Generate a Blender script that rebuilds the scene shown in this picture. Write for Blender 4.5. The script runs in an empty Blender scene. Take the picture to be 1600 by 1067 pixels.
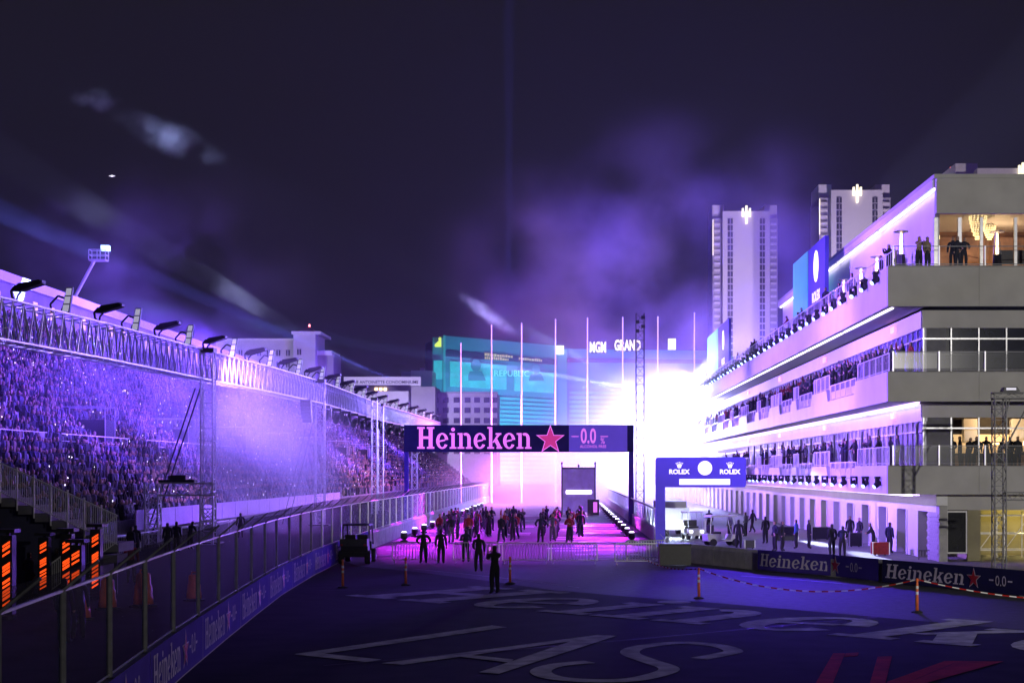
import bpy, bmesh, math, random
from mathutils import Vector, Matrix
import numpy as np
R = math.radians
random.seed(7)
SC = bpy.context.scene
COL = SC.collection

# ------------------------------------------------------------------ camera
F, HC, VX, VY = 2400.0, 4.8, 885.0, 737.0      # focal length in photo pixels, eye height, vanishing point
cam_d = bpy.data.cameras.new('camera')
cam = bpy.data.objects.new('camera', cam_d); COL.objects.link(cam)
cam.location = (0, 0, HC); cam.rotation_euler = (R(90), 0, 0)
cam_d.sensor_width = 36; cam_d.lens = 36 * F / 1600
cam_d.shift_x = (800 - VX) / 1600; cam_d.shift_y = (VY - 533.5) / 1600
cam_d.clip_start = 0.3; cam_d.clip_end = 6000
SC.camera = cam
def PX(px, Y): return (px - VX) * Y / F
def PZ(py, Y): return HC + (VY - py) * Y / F
def P3(px, py, Y): return Vector((PX(px, Y), Y, PZ(py, Y)))
def GR(px, py, z=0.0):
    Y = F * (HC - z) / (py - VY)
    return Vector((PX(px, Y), Y, z))

# ------------------------------------------------------------------ world: night sky
W = bpy.data.worlds.new('World'); SC.world = W; W.use_nodes = True
wn = W.node_tree; bg = wn.nodes['Background']
bg.inputs[0].default_value = (0.0118, 0.0105, 0.0160, 1); bg.inputs[1].default_value = 0.85

# ------------------------------------------------------------------ exposure, sampling
SC.view_settings.view_transform = 'Standard'; SC.view_settings.look = 'None'
SC.view_settings.exposure = 0; SC.view_settings.gamma = 1; SC.view_settings.use_curve_mapping = False
cy = SC.cycles
cy.use_denoising = True; cy.denoiser = 'OPENIMAGEDENOISE'
cy.max_bounces = 5; cy.diffuse_bounces = 2; cy.glossy_bounces = 2; cy.transmission_bounces = 3
cy.volume_bounces = 0; cy.transparent_max_bounces = 24
cy.use_light_tree = True; cy.sample_clamp_indirect = 4; cy.sample_clamp_direct = 0
cy.volume_step_rate = 1.0; cy.volume_max_steps = 48
cy.use_adaptive_sampling = True; cy.adaptive_threshold = 0.02
cy.caustics_reflective = False; cy.caustics_refractive = False

# ------------------------------------------------------------------ lights
VIO = (0.26, 0.10, 1.0); BLU = (0.10, 0.12, 1.0); MAG = (1.0, 0.10, 0.95); WHI = (0.72, 0.80, 1.0); LAV = (0.62, 0.42, 1.0)
def aim(o, tgt):
    d = Vector(tgt) - o.location
    o.rotation_euler = d.to_track_quat('-Z', 'Y').to_euler()
def spot(name, loc, tgt, power, col, deg=60, blend=0.6, size=0.3):
    d = bpy.data.lights.new(name, 'SPOT'); d.energy = power; d.color = col
    d.spot_size = R(deg); d.spot_blend = blend; d.shadow_soft_size = size
    o = bpy.data.objects.new(name, d); COL.objects.link(o); o.location = loc; aim(o, tgt); return o
def point(name, loc, power, col, size=0.5):
    d = bpy.data.lights.new(name, 'POINT'); d.energy = power; d.color = col; d.shadow_soft_size = size
    o = bpy.data.objects.new(name, d); COL.objects.link(o); o.location = loc; return o
# the blinding show lights at the far end of the pit straight, inside the smoke
point('show_light', (13.5, 197, 10.5), 75000, (0.42, 0.44, 1.0), 1.5)
point('show_light', (9, 212, 7), 50000, (0.45, 0.36, 1.0), 1.5)
point('show_light', (-9, 230, 5), 34000, (1.0, 0.22, 0.95), 2.5)
point('show_light', (-1, 240, 6), 34000, (1.0, 0.26, 0.98), 2.5)
# added points without fixtures: violet glow behind the pit building and over the stand
for p in ((28, 252, 26), (10, 262, 44), (16, 274, 24), (42, 264, 42), (-6, 264, 28)): point('cloud_light', p, 62000, (0.15, 0.08, 1.0), 3.0)
point('cloud_light', (-46, 166, 25), 9000, (0.20, 0.10, 1.0), 2.0)
spot('puff_flood', (-21.5, 104, 12.5), (-24, 126, 4), 60000, (0.30, 0.16, 1.0), 80, 1.0)
# violet floods on the truss and the pit side that light the grandstand
for y, pw in ((98, 14000), (116, 36000), (140, 66000), (170, 74000), (205, 76000), (240, 80000), (290, 80000), (350, 80000)):
    spot('stand_flood', (-25.5, y, 14.6), (-46, y - 5, 11), pw * 1.5, (0.15, 0.055, 1.0), 114, 0.9)
for y in (150, 200):
    spot('stand_flood', (16.5, y, 17.5), (-30, y - 35, 9), 190000, (0.22, 0.12, 1.0), 60, 0.8)
spot('truss_flood', (16.5, 104, 17.2), (-25, 74, 10.5), 60000, (0.50, 0.34, 1.0), 28, 0.8)
spot('truss_flood', (16.5, 130, 17.2), (-23, 112, 12), 60000, (0.40, 0.24, 1.0), 26, 0.8)
# floods on the truss that light the pit building
for x, y in ((-24.5, 86), (-21.5, 100), (-21.5, 125), (-21.5, 155), (-21.5, 190), (-21.5, 230)):
    spot('pit_flood', (x, y, 13.6), (19, y + 4, 10.5), 210000, (0.27, 0.12, 1.0), 46, 0.7)
# magenta wash on the straight, thrown back towards the barricades
for y, k in ((104, .55), (118, 1), (132, 1), (147, 1)):
    spot('track_wash', (6.6, y, 6), (1.5, y - 8, 0), 62000 * k, (0.55, 0.02, 1.0), 50, 1.0)
    spot('track_wash', (-12.8, y, 5), (-9.0, y - 8, 0), 62000 * k, (0.62, 0.02, 1.0), 50, 1.0)
spot('track_wash', (6.4, 108, 5), (-2, 92, 0), 26000, (0.22, 0.03, 1.0), 44, 0.9)
spot('fence_fill', (-4, 140.2, 6.4), (6.2, 130, 0.8), 36000, (0.85, 0.05, 1.0), 36, 1.0)  # added lights at the gantry, tint both fences magenta
spot('fence_fill', (-5, 140.2, 6.4), (-12.4, 130, 0.8), 36000, (0.85, 0.05, 1.0), 36, 1.0)
spot('wall_wash', (5.9, 99, 5.4), (-10.6, 53, .6), 150000, (0.20, 0.11, 1.0), 17, 0.8)
spot('stair_wash', (5.9, 99, 5.4), (-20, 60, 3.2), 70000, (0.95, 0.66, 0.95), 15, 0.8)
# blue pool on the asphalt by the pit exit
spot('blue_flood', (16.6, 118, 16.6), (11, 70, 0), 80000, (0.10, 0.03, 1.0), 20, 0.9)
# unseen lamp added behind the photographer to brighten end wall and ground letters
spot('fill_lamp_light', (34, -12, 16), (25, 80, 10), 95000, (1.0, 0.95, 0.88), 44, 0.7, 0.4)
spot('fill_lamp_light', (34, -12, 16), (0, 46, 0), 17000, (1.0, 0.94, 0.94), 60, 0.9, 0.4)
# facade floodlights of the far buildings
spot('facade_flood', (-42, 560, 2), (-45, 606, 30), 80000, (0.05, 0.80, 0.74), 120, 0.9, 1.0)
for x, w_ in ((-20, 1.0), (10, 1.0), (50, .8)):
    spot('facade_flood', (x, 560, 2), (x, 640, 38), 95000 * w_, (0.05, 0.58, 0.95), 110, 0.9, 1.0)
spot('tower_flood', (92, 700, 4), (94, 800, 80), 850000, (0.66, 0.50, 1.0), 110, 0.9, 1.0)
spot('tower_flood', (130, 600, 4), (130, 690, 90), 950000, (0.84, 0.68, 0.94), 110, 0.9, 1.0)
spot('tower_flood', (200, 500, 4), (178, 600, 90), 500000, (0.9, 0.78, 0.80), 110, 0.9, 1.0)
spot('hotel_flood', (-80, 328, 3), (-68, 360, 24), 50000, (0.58, 0.54, 0.95), 120, 0.9, 0.5)
spot('hotel_flood', (-58, 480, 3), (-61, 520, 30), 130000, (0.62, 0.52, 1.0), 120, 0.9, 0.5)
# rooms: salon, bar, service bay
point('salon_light', (25, 89, 17.4), 200, (1.0, 0.66, 0.34), 0.4)
point('bar_light', (25, 88.5, 7.9), 260, (1.0, 0.62, 0.28), 0.3)
point('service_lamp', (26, 86.5, 3.1), 300, (1.0, 0.78, 0.25), 0.2)
# searchlight beams cutting through the haze, most of them thrown from the flare at the end of the straight
def beam(a, b, power, col, deg): return spot('searchlight', a, b, power, col, deg, 0.35, 0.2)
S0 = Vector((13.2, 193, 14.5))
for tgt, pw, dg in ((P3(660, 553, 172), 5.0e7, 1.8), (P3(690, 585, 180), 2.6e7, 1.2), (P3(800, 545, 200), 1.2e7, 1.4),
                    (Vector((13.6, 80, 15.6)), 1.6e7, 1.3), (Vector((13.4, 80, 13.0)), 1.6e7, 1.1), (Vector((13.0, 80, 10.2)), 1.2e7, 1.2), (P3(1215, 745, 118), 2.5e6, 1.2), (P3(1190, 760, 125), 2.5e6, 0.9), (P3(1240, 735, 112), 2.0e6, 0.9)):
    beam(S0, tgt, pw * (1.8 if tgt.y < 90 else 1.6 if tgt.x > 5 else 0.7), (0.55, 0.60, 1.0) if tgt.x > 5 else (0.22, 0.32, 1.0), dg)
beam(P3(692, 655, 215), P3(600, 600, 200), 9.0e6, (0.5, 0.55, 1.0), 2.6)
beam(P3(610, 592, 230), P3(0, 330, 170), 5.0e7, (0.14, 0.17, 1.0), 2.4)
beam(P3(795, 700, 300), P3(795, 100, 300), 7.0e7, (0.12, 0.13, 1.0), 1.8)
beam(P3(1000, 610, 230), P3(250, 205, 200), 1.3e6, (0.40, 0.55, 1.0), 5.0)
beam(P3(1040, 620, 230), P3(763, 492, 230), 7.0e5, (0.4, 0.5, 1.0), 6.0)
# ------------------------------------------------------------------ materials
MATS = {}
def pm(name, col, rough=0.6, var=0.15, scale=3.0, metal=0.0, emit=None, es=0.0, bump=0.0, detail=4.0, alpha=None, spec=0.5):
    """procedural surface: base colour broken up by noise, optional bump, emission, see-through weave"""
    m = bpy.data.materials.new(name); m.use_nodes = True; nt = m.node_tree; b = nt.nodes['Principled BSDF']
    b.inputs['Roughness'].default_value = rough; b.inputs['Specular IOR Level'].default_value = spec; b.inputs['Metallic'].default_value = metal
    tc = nt.nodes.new('ShaderNodeTexCoord'); nz = nt.nodes.new('ShaderNodeTexNoise')
    nz.inputs['Scale'].default_value = scale; nz.inputs['Detail'].default_value = detail
    nt.links.new(tc.outputs['Object'], nz.inputs['Vector'])
    cr = nt.nodes.new('ShaderNodeValToRGB'); cr.color_ramp.elements[0].position = 0.3; cr.color_ramp.elements[1].position = 0.7
    cr.color_ramp.elements[0].color = (*[c * (1 - var) for c in col], 1); cr.color_ramp.elements[1].color = (*[min(1, c * (1 + var)) for c in col], 1)
    nt.links.new(nz.outputs[0], cr.inputs[0]); nt.links.new(cr.outputs[0], b.inputs['Base Color'])
    if bump:
        bp = nt.nodes.new('ShaderNodeBump'); bp.inputs['Strength'].default_value = bump; bp.inputs['Distance'].default_value = 0.02
        nt.links.new(nz.outputs[0], bp.inputs['Height']); nt.links.new(bp.outputs[0], b.inputs['Normal'])
    if emit: b.inputs['Emission Color'].default_value = (*emit, 1); b.inputs['Emission Strength'].default_value = es
    if alpha is not None: b.inputs['Alpha'].default_value = alpha
    MATS[name] = m; return m
def attr_mat(name, rough=0.8):
    m = bpy.data.materials.new(name); m.use_nodes = True; nt = m.node_tree; b = nt.nodes['Principled BSDF']
    a = nt.nodes.new('ShaderNodeAttribute'); a.attribute_name = 'Col'; nt.links.new(a.outputs[0], b.inputs['Base Color'])
    b.inputs['Roughness'].default_value = rough; b.inputs['Specular IOR Level'].default_value = spec; return m
# ------------------------------------------------------------------ mesh builder
class MB:
    def __init__(s): s.v = []; s.f = []; s.m = []; s.k = 0
    def mat(s, k): s.k = k; return s
    def add(s, vs, fs):
        o = len(s.v); s.v += [tuple(p) for p in vs]; s.f += [tuple(i + o for i in f) for f in fs]; s.m += [s.k] * len(fs); return s
    def box(s, x0, x1, y0, y1, z0, z1):
        return s.add([(x0,y0,z0),(x1,y0,z0),(x1,y1,z0),(x0,y1,z0),(x0,y0,z1),(x1,y0,z1),(x1,y1,z1),(x0,y1,z1)],
                     [(0,3,2,1),(4,5,6,7),(0,1,5,4),(1,2,6,5),(2,3,7,6),(3,0,4,7)])
    def cbox(s, c, d): return s.box(c[0]-d[0]/2, c[0]+d[0]/2, c[1]-d[1]/2, c[1]+d[1]/2, c[2]-d[2]/2, c[2]+d[2]/2)
    def tube(s, p, q, r, n=4, r2=None, cap=True):
        p = Vector(p); q = Vector(q); d = q - p
        if d.length < 1e-6: return s
        d.normalize(); u = d.orthogonal().normalized() if abs(d.z) > 0.9 else d.cross(Vector((0,0,1))).normalized(); w = d.cross(u)
        r2 = r if r2 is None else r2; vs = []
        for (c, rr) in ((p, r), (q, r2)):
            for i in range(n):
                a = 2*math.pi*(i+0.5)/n; vs.append(c + (u*math.cos(a) + w*math.sin(a))*rr)
        fs = [(i, (i+1) % n, n+(i+1) % n, n+i) for i in range(n)]
        if cap: fs += [tuple(range(n-1, -1, -1)), tuple(range(n, 2*n))]
        return s.add(vs, fs)
    def pipe(s, pts, r, n=5):
        for a, b in zip(pts[:-1], pts[1:]): s.tube(a, b, r, n)
        return s
    def lathe(s, prof, n=12, c=(0,0,0)):
        vs = []; fs = []
        for (r, z) in prof:
            for i in range(n):
                a = 2*math.pi*i/n; vs.append((c[0]+r*math.cos(a), c[1]+r*math.sin(a), c[2]+z))
        for j in range(len(prof)-1):
            for i in range(n): fs.append((j*n+i, j*n+(i+1) % n, (j+1)*n+(i+1) % n, (j+1)*n+i))
        fs += [tuple(range(n-1,-1,-1)), tuple(range((len(prof)-1)*n, len(prof)*n))]
        return s.add(vs, fs)
    def prism(s, poly, d):
        """poly: 3D points of a flat outline, d: extrusion vector"""
        n = len(poly); d = Vector(d); vs = [Vector(p) for p in poly] + [Vector(p)+d for p in poly]
        fs = [tuple(range(n-1,-1,-1)), tuple(range(n, 2*n))] + [(i, (i+1) % n, n+(i+1) % n, n+i) for i in range(n)]
        return s.add(vs, fs)
    def quad(s, a, b, c, d): return s.add([a,b,c,d], [(0,1,2,3)])
    def mesh(s, name, mats, org=(0,0,0), smooth=False):
        me = bpy.data.meshes.new(name); o = Vector(org)
        me.from_pydata([tuple(Vector(v)-o) for v in s.v] if org != (0,0,0) else s.v, [], s.f)
        if not isinstance(mats, (list, tuple)): mats = [mats]
        for m in mats: me.materials.append(m)
        if len(mats) > 1: me.polygons.foreach_set('material_index', s.m)
        if smooth: me.polygons.foreach_set('use_smooth', [True]*len(me.polygons))
        me.update(); return me
    def build(s, name, mats, parent=None, org=(0,0,0), smooth=False):
        if parent is not None and org == (0,0,0) and parent.get('_org'): org = tuple(parent['_org'])
        return link(name, s.mesh(name, mats, org, smooth), parent)
def link(name, me, parent=None, loc=None, rz=0.0):
    o = bpy.data.objects.new(name, me); COL.objects.link(o)
    if parent is not None: o.parent = parent
    if loc is not None: o.location = loc
    if rz: o.rotation_euler = (0, 0, rz)
    return o
def tag(o, label=None, cat=None, group=None, kind=None):
    if label: o['label'] = label
    if cat: o['category'] = cat
    if group: o['group'] = group
    if kind: o['kind'] = kind
    return o
def thing(name, label, cat, loc=(0,0,0), rz=0.0, group=None, world=True):
    """an Empty at the thing's base; with world=True its parts are given in world coordinates"""
    o = link(name, None, None, loc, rz); o.empty_display_size = 0.2
    if world: ORG[o.name] = tuple(loc)
    return tag(o, label, cat, group)
ORG = {}
def part(name, mb, mats, parent, smooth=False, label=None, kind=None):
    org = (0,0,0); p = parent
    while p is not None:
        if p.name in ORG: org = ORG[p.name]; break
        p = p.parent
    o = link(name, mb.mesh(name, mats, org, smooth) if isinstance(mb, MB) else mb, parent)
    return tag(o, label, None, None, kind)
def children(o): return [c for c in COL.objects if c.parent == o]
KIDS = {}
def copy_tree(src, loc=None, rz=None, label=None, parent=None, scale=None):
    """copy a thing with its parts and sub-parts (mesh data shared)"""
    c = src.copy(); COL.objects.link(c)
    if parent is not None: c.parent = parent
    if loc is not None: c.location = loc
    if rz is not None: c.rotation_euler = (0, 0, rz)
    if scale is not None: c.scale = (scale,)*3
    if label: c['label'] = label
    for k in KIDS.setdefault(src.name, list(src.children)): copy_tree(k, parent=c)
    return c
ORDN = ['first','second','third','fourth','fifth','sixth','seventh','eighth','ninth','tenth','eleventh','twelfth','thirteenth','fourteenth','fifteenth','sixteenth','seventeenth','eighteenth','nineteenth','twentieth',
        'twenty-first','twenty-second','twenty-third','twenty-fourth','twenty-fifth','twenty-sixth','twenty-seventh','twenty-eighth','twenty-ninth','thirtieth','thirty-first','thirty-second','thirty-third','thirty-fourth','thirty-fifth','thirty-sixth','thirty-seventh','thirty-eighth','thirty-ninth','fortieth',
        'forty-first','forty-second','forty-third','forty-fourth','forty-fifth','forty-sixth','forty-seventh','forty-eighth','forty-ninth','fiftieth','fifty-first','fifty-second']
_t = ['','','','','','fifty','sixty','seventy','eighty','ninety']
for _n in range(53, 100): ORDN.append(_t[_n//10][:-1]+'ieth' if _n % 10 == 0 else _t[_n//10]+'-'+ORDN[_n % 10-1])
# ------------------------------------------------------------------ lettering
def arc(cx, cy, rx, ry, a0, a1, w, n=14, wy=None):
    """thick elliptical arc as quads; w = stroke across, wy = stroke at top and bottom"""
    wy = w if wy is None else wy; q = []
    for i in range(n):
        t0 = R(a0+(a1-a0)*i/n); t1 = R(a0+(a1-a0)*(i+1)/n)
        o = lambda t: (cx+rx*math.cos(t), cy+ry*math.sin(t)); k = lambda t: (cx+(rx-w)*math.cos(t), cy+(ry-wy)*math.sin(t))
        q.append([o(t0), o(t1), k(t1), k(t0)])
    return [q]
def rc(x0, x1, y0, y1): return [[[(x0,y0),(x1,y0),(x1,y1),(x0,y1)]]]
def pg(*p): return [[list(p)]]
# slab-serif glyphs: list of stroke groups, each group = quads that only touch each other; cap height 1
def slab(ch):
    S = 0.13; h = 0.72
    if ch == 'H': return 0.86, rc(.10,.28,0,1)+rc(.54,.72,0,1)+rc(.28,.54,.45,.57)+rc(.02,.10,0,.09)+rc(.28,.36,0,.09)+rc(.46,.54,0,.09)+rc(.72,.80,0,.09)+rc(.02,.10,.91,1)+rc(.28,.36,.91,1)+rc(.46,.54,.91,1)+rc(.72,.80,.91,1)
    if ch == 'e': return 0.62, arc(.30,h/2,.28,h/2+.01,8,330,.15,22,.08)+pg((.155,.30),(.43,.36),(.45,.44),(.155,.38))
    if ch == 'i': return 0.36, rc(.10,.25,0,h)+rc(.02,.10,0,.08)+rc(.25,.33,0,.08)+rc(.02,.10,h-.08,h)+[[[(.175+.09*math.cos(R(a)), .88+.09*math.sin(R(a))) for a in range(0,360,30)]]]
    if ch == 'n': return 0.74, rc(.10,.25,0,h)+rc(.02,.10,0,.08)+rc(.25,.33,0,.08)+rc(.02,.10,h-.08,h)+arc(.40,h-.26,.22,.27,0,125,.15,10,.12)+rc(.47,.62,0,h-.26)+rc(.40,.47,0,.08)+rc(.62,.70,0,.08)
    if ch == 'k': return 0.72, rc(.10,.25,0,1)+rc(.02,.10,0,.08)+rc(.25,.33,0,.08)+rc(.02,.10,.92,1)+pg((.25,.28),(.33,.28),(.60,.64),(.47,.64))+pg((.32,.40),(.46,.48),(.66,.08),(.48,.08))+rc(.44,.70,0,.08)+rc(.40,.66,.64,h)
    return 0.3, []
def star(cx, cy, r, k=0.40):
    pts = [(cx+(r if i % 2 == 0 else r*k)*math.sin(math.pi*i/5), cy+(r if i % 2 == 0 else r*k)*math.cos(math.pi*i/5)) for i in range(10)]
    return [[[ (cx,cy), pts[(i-1) % 10], pts[i], pts[(i+1) % 10]] for i in range(0,10,2)]]
def word(txt, h, lean=0.0):
    """slab-serif word -> (stroke groups, width), height h, origin bottom-left"""
    x = 0.0; G = []
    for ch in txt:
        w, g = slab(ch)
        for grp in g: G.append([[((x+px+lean*py)*h, py*h) for (px,py) in q] for q in grp])
        x += w
    return G, x*h
def lay(G, fn, mb, lift=0.0008):
    """put stroke groups on a surface: fn(u, v, d) -> 3D; every group a hair prouder than the last so that none are coplanar"""
    for i, grp in enumerate(G):
        for q in grp:
            n = len(q); mb.add([fn(u, v, lift*(i % 5)) for (u, v) in q], [tuple(range(n))])
    return mb
def sans(txt, size, sx=1.0, bold=0.0, shear=0.0):
    """flat text mesh data from Blender's built-in font: (verts2d, faces, width)"""
    c = bpy.data.curves.new('text', 'FONT'); c.body = txt; c.size = size; c.offset = bold; c.shear = shear; c.resolution_u = 3; c.fill_mode = 'FRONT'
    o = bpy.data.objects.new('text', c); COL.objects.link(o); bpy.context.view_layer.update()
    me = o.to_mesh(); vs = [(v.co.x*sx, v.co.y) for v in me.vertices]; fs = [tuple(p.vertices) for p in me.polygons]
    o.to_mesh_clear(); bpy.data.objects.remove(o); bpy.data.curves.remove(c)
    w = max((v[0] for v in vs), default=0); return vs, fs, w
def lay_sans(t, fn, mb, u0=0, v0=0): return mb.add([fn(u0+a, v0+b, 0) for (a, b) in t[0]], t[1])
# ------------------------------------------------------------------ box truss
def truss_seg(mb, p, q, w, h, bay, rc_=0.04, rl=0.02, up=Vector((0,0,1)), faces=(1,1,1,1)):
    p = Vector(p); q = Vector(q); d = (q-p); L = d.length; d.normalize()
    s = d.cross(up).normalized(); u = s.cross(d).normalized()
    cs = [s*a*w/2 + u*b*h/2 for a, b in ((-1,-1),(1,-1),(1,1),(-1,1))]
    for c in cs: mb.tube(p+c, q+c, rc_, 5)
    n = max(1, round(L/bay))
    for i in range(n):
        a = p+d*(L*i/n); b = p+d*(L*(i+1)/n)
        for k in range(4):
            if not faces[k]: continue
            c0, c1 = cs[k], cs[(k+1) % 4]
            if i % 2: c0, c1 = c1, c0
            mb.tube(a+c0, b+c1, rl, 4, cap=False)
            if i == 0 or faces[k] == 2: mb.tube(a+cs[k], a+cs[(k+1) % 4], rl, 4, cap=False)
    return mb
# ------------------------------------------------------------------ shared materials
pm('asphalt', (0.012,0.012,0.013), 0.9, 0.5, 0.9, bump=0.35, detail=8, spec=0.05)
pm('asphalt_track', (0.055,0.055,0.06), 0.75, 0.3, 3.0, bump=0.35, detail=8, spec=0.2)
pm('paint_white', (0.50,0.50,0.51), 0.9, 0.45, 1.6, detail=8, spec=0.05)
pm('paint_red', (0.40,0.02,0.015), 0.9, 0.35, 1.6, detail=8, spec=0.05)
pm('concrete', (0.40,0.39,0.38), 0.9, 0.18, 2.0, bump=0.2, spec=0.1)
pm('concrete_dark', (0.16,0.16,0.165), 0.85, 0.2, 2.0)
pm('render_grey', (0.52,0.51,0.49), 0.85, 0.10, 0.7, detail=7)
pm('panel_white', (0.72,0.72,0.74), 0.55, 0.05, 0.6)
pm('steel', (0.55,0.55,0.57), 0.35, 0.1, 5.0, metal=0.6)
pm('truss_alu', (0.62,0.62,0.64), 0.4, 0.1, 6.0, metal=0.35)
pm('post_grey', (0.20,0.20,0.21), 0.6, 0.2, 6.0, metal=0.3)
pm('steel_dark', (0.06,0.06,0.065), 0.5, 0.2, 6.0, metal=0.3)
pm('black_plastic', (0.012,0.012,0.014), 0.5, 0.3, 8.0)
pm('rubber', (0.02,0.02,0.02), 0.8, 0.3, 8.0)
pm('white_rail', (0.75,0.74,0.74), 0.45, 0.06, 4.0)
pm('orange_plastic', (0.75,0.16,0.03), 0.5, 0.12, 5.0)
pm('white_plastic', (0.75,0.75,0.75), 0.5, 0.06, 5.0)
pm('banner_blue', (0.06,0.035,0.32), 0.9, 0.15, 1.0, spec=0.05)
pm('banner_navy', (0.02,0.018,0.09), 0.9, 0.15, 1.0, spec=0.05)
pm('ad_print', (0.62,0.54,0.72), 0.9, 0.1, 3.0, spec=0.05)
pm('star_print', (0.42,0.015,0.03), 0.5, 0.1, 3.0)
pm('glass_dark', (0.012,0.013,0.016), 0.12, 0.2, 1.0)
pm('mullion', (0.10,0.10,0.11), 0.4, 0.1, 4.0, metal=0.5)
pm('mesh_screen', (0.04,0.04,0.045), 0.6, 0.2, 4.0, metal=0.3, alpha=0.22, spec=0.05)
pm('mesh_dense', (0.09,0.09,0.10), 0.6, 0.2, 4.0, metal=0.3, alpha=0.6, spec=0.05)
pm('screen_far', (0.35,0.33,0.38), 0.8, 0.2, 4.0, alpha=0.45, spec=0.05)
pm('rail_glass', (0.10,0.11,0.12), 0.2, 0.1, 2.0, alpha=0.30)
pm('lens_white', (0.8,0.8,0.8), 0.3, 0.02, 2.0, emit=(0.80,0.80,1.0), es=7.0)
pm('lens_blue', (0.5,0.6,0.8), 0.3, 0.02, 2.0, emit=(0.26,0.40,1.0), es=5.0)
pm('lens_dim', (0.7,0.7,0.75), 0.25, 0.05, 2.0, emit=(0.75,0.72,1.0), es=0.45)
pm('strip_white', (0.9,0.9,0.9), 0.4, 0.02, 2.0, emit=(0.80,0.72,1.0), es=4.0)
pm('strip_violet', (0.8,0.8,0.9), 0.4, 0.02, 2.0, emit=(0.66,0.42,1.0), es=3.5)
pm('strip_pink', (0.9,0.8,0.9), 0.4, 0.02, 2.0, emit=(1.0,0.30,0.80), es=1.3)
pm('warm_lamp', (0.9,0.8,0.6), 0.4, 0.05, 3.0, emit=(1.0,0.70,0.34), es=5.0)
pm('warm_soft', (0.8,0.6,0.35), 0.6, 0.15, 2.0, emit=(1.0,0.62,0.26), es=0.7)
pm('amber_glow', (0.8,0.2,0.05), 0.4, 0.2, 6.0, emit=(1.0,0.08,0.008), es=1.3)
pm('beacon_red', (0.9,0.1,0.1), 0.4, 0.05, 3.0, emit=(1.0,0.2,0.25), es=6.0)
pm('sign_cream', (0.9,0.85,0.6), 0.4, 0.05, 3.0, emit=(1.0,0.90,0.62), es=1.5)
pm('sign_pink', (0.5,0.2,0.5), 0.6, 0.04, 3.0, emit=(0.82,0.17,0.88), es=0.95)
pm('sign_white', (0.9,0.9,0.95), 0.4, 0.04, 3.0, emit=(0.92,0.86,1.0), es=1.3)
pm('star_lit', (0.35,0.02,0.12), 0.4, 0.04, 3.0, emit=(0.58,0.015,0.24), es=0.8)
pm('led_cyan', (0.08,0.45,0.48), 0.4, 0.25, 0.25, emit=(0.05,0.66,0.70), es=0.33)
pm('skin', (0.42,0.25,0.18), 0.6, 0.1, 9.0)
pm('hair', (0.02,0.014,0.01), 0.6, 0.2, 9.0)
pm('shoe', (0.02,0.02,0.022), 0.6, 0.2, 9.0)
for nm, c in (('cloth_black', (0.012,0.012,0.014)), ('cloth_navy', (0.015,0.018,0.04)), ('cloth_grey', (0.10,0.10,0.11)), ('cloth_red', (0.28,0.02,0.02)), ('cloth_white', (0.55,0.55,0.55)), ('cloth_tan', (0.30,0.22,0.14)), ('cloth_blue', (0.05,0.09,0.30))):
    pm(nm, c, 0.85, 0.25, 7.0)
M = MATS
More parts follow.
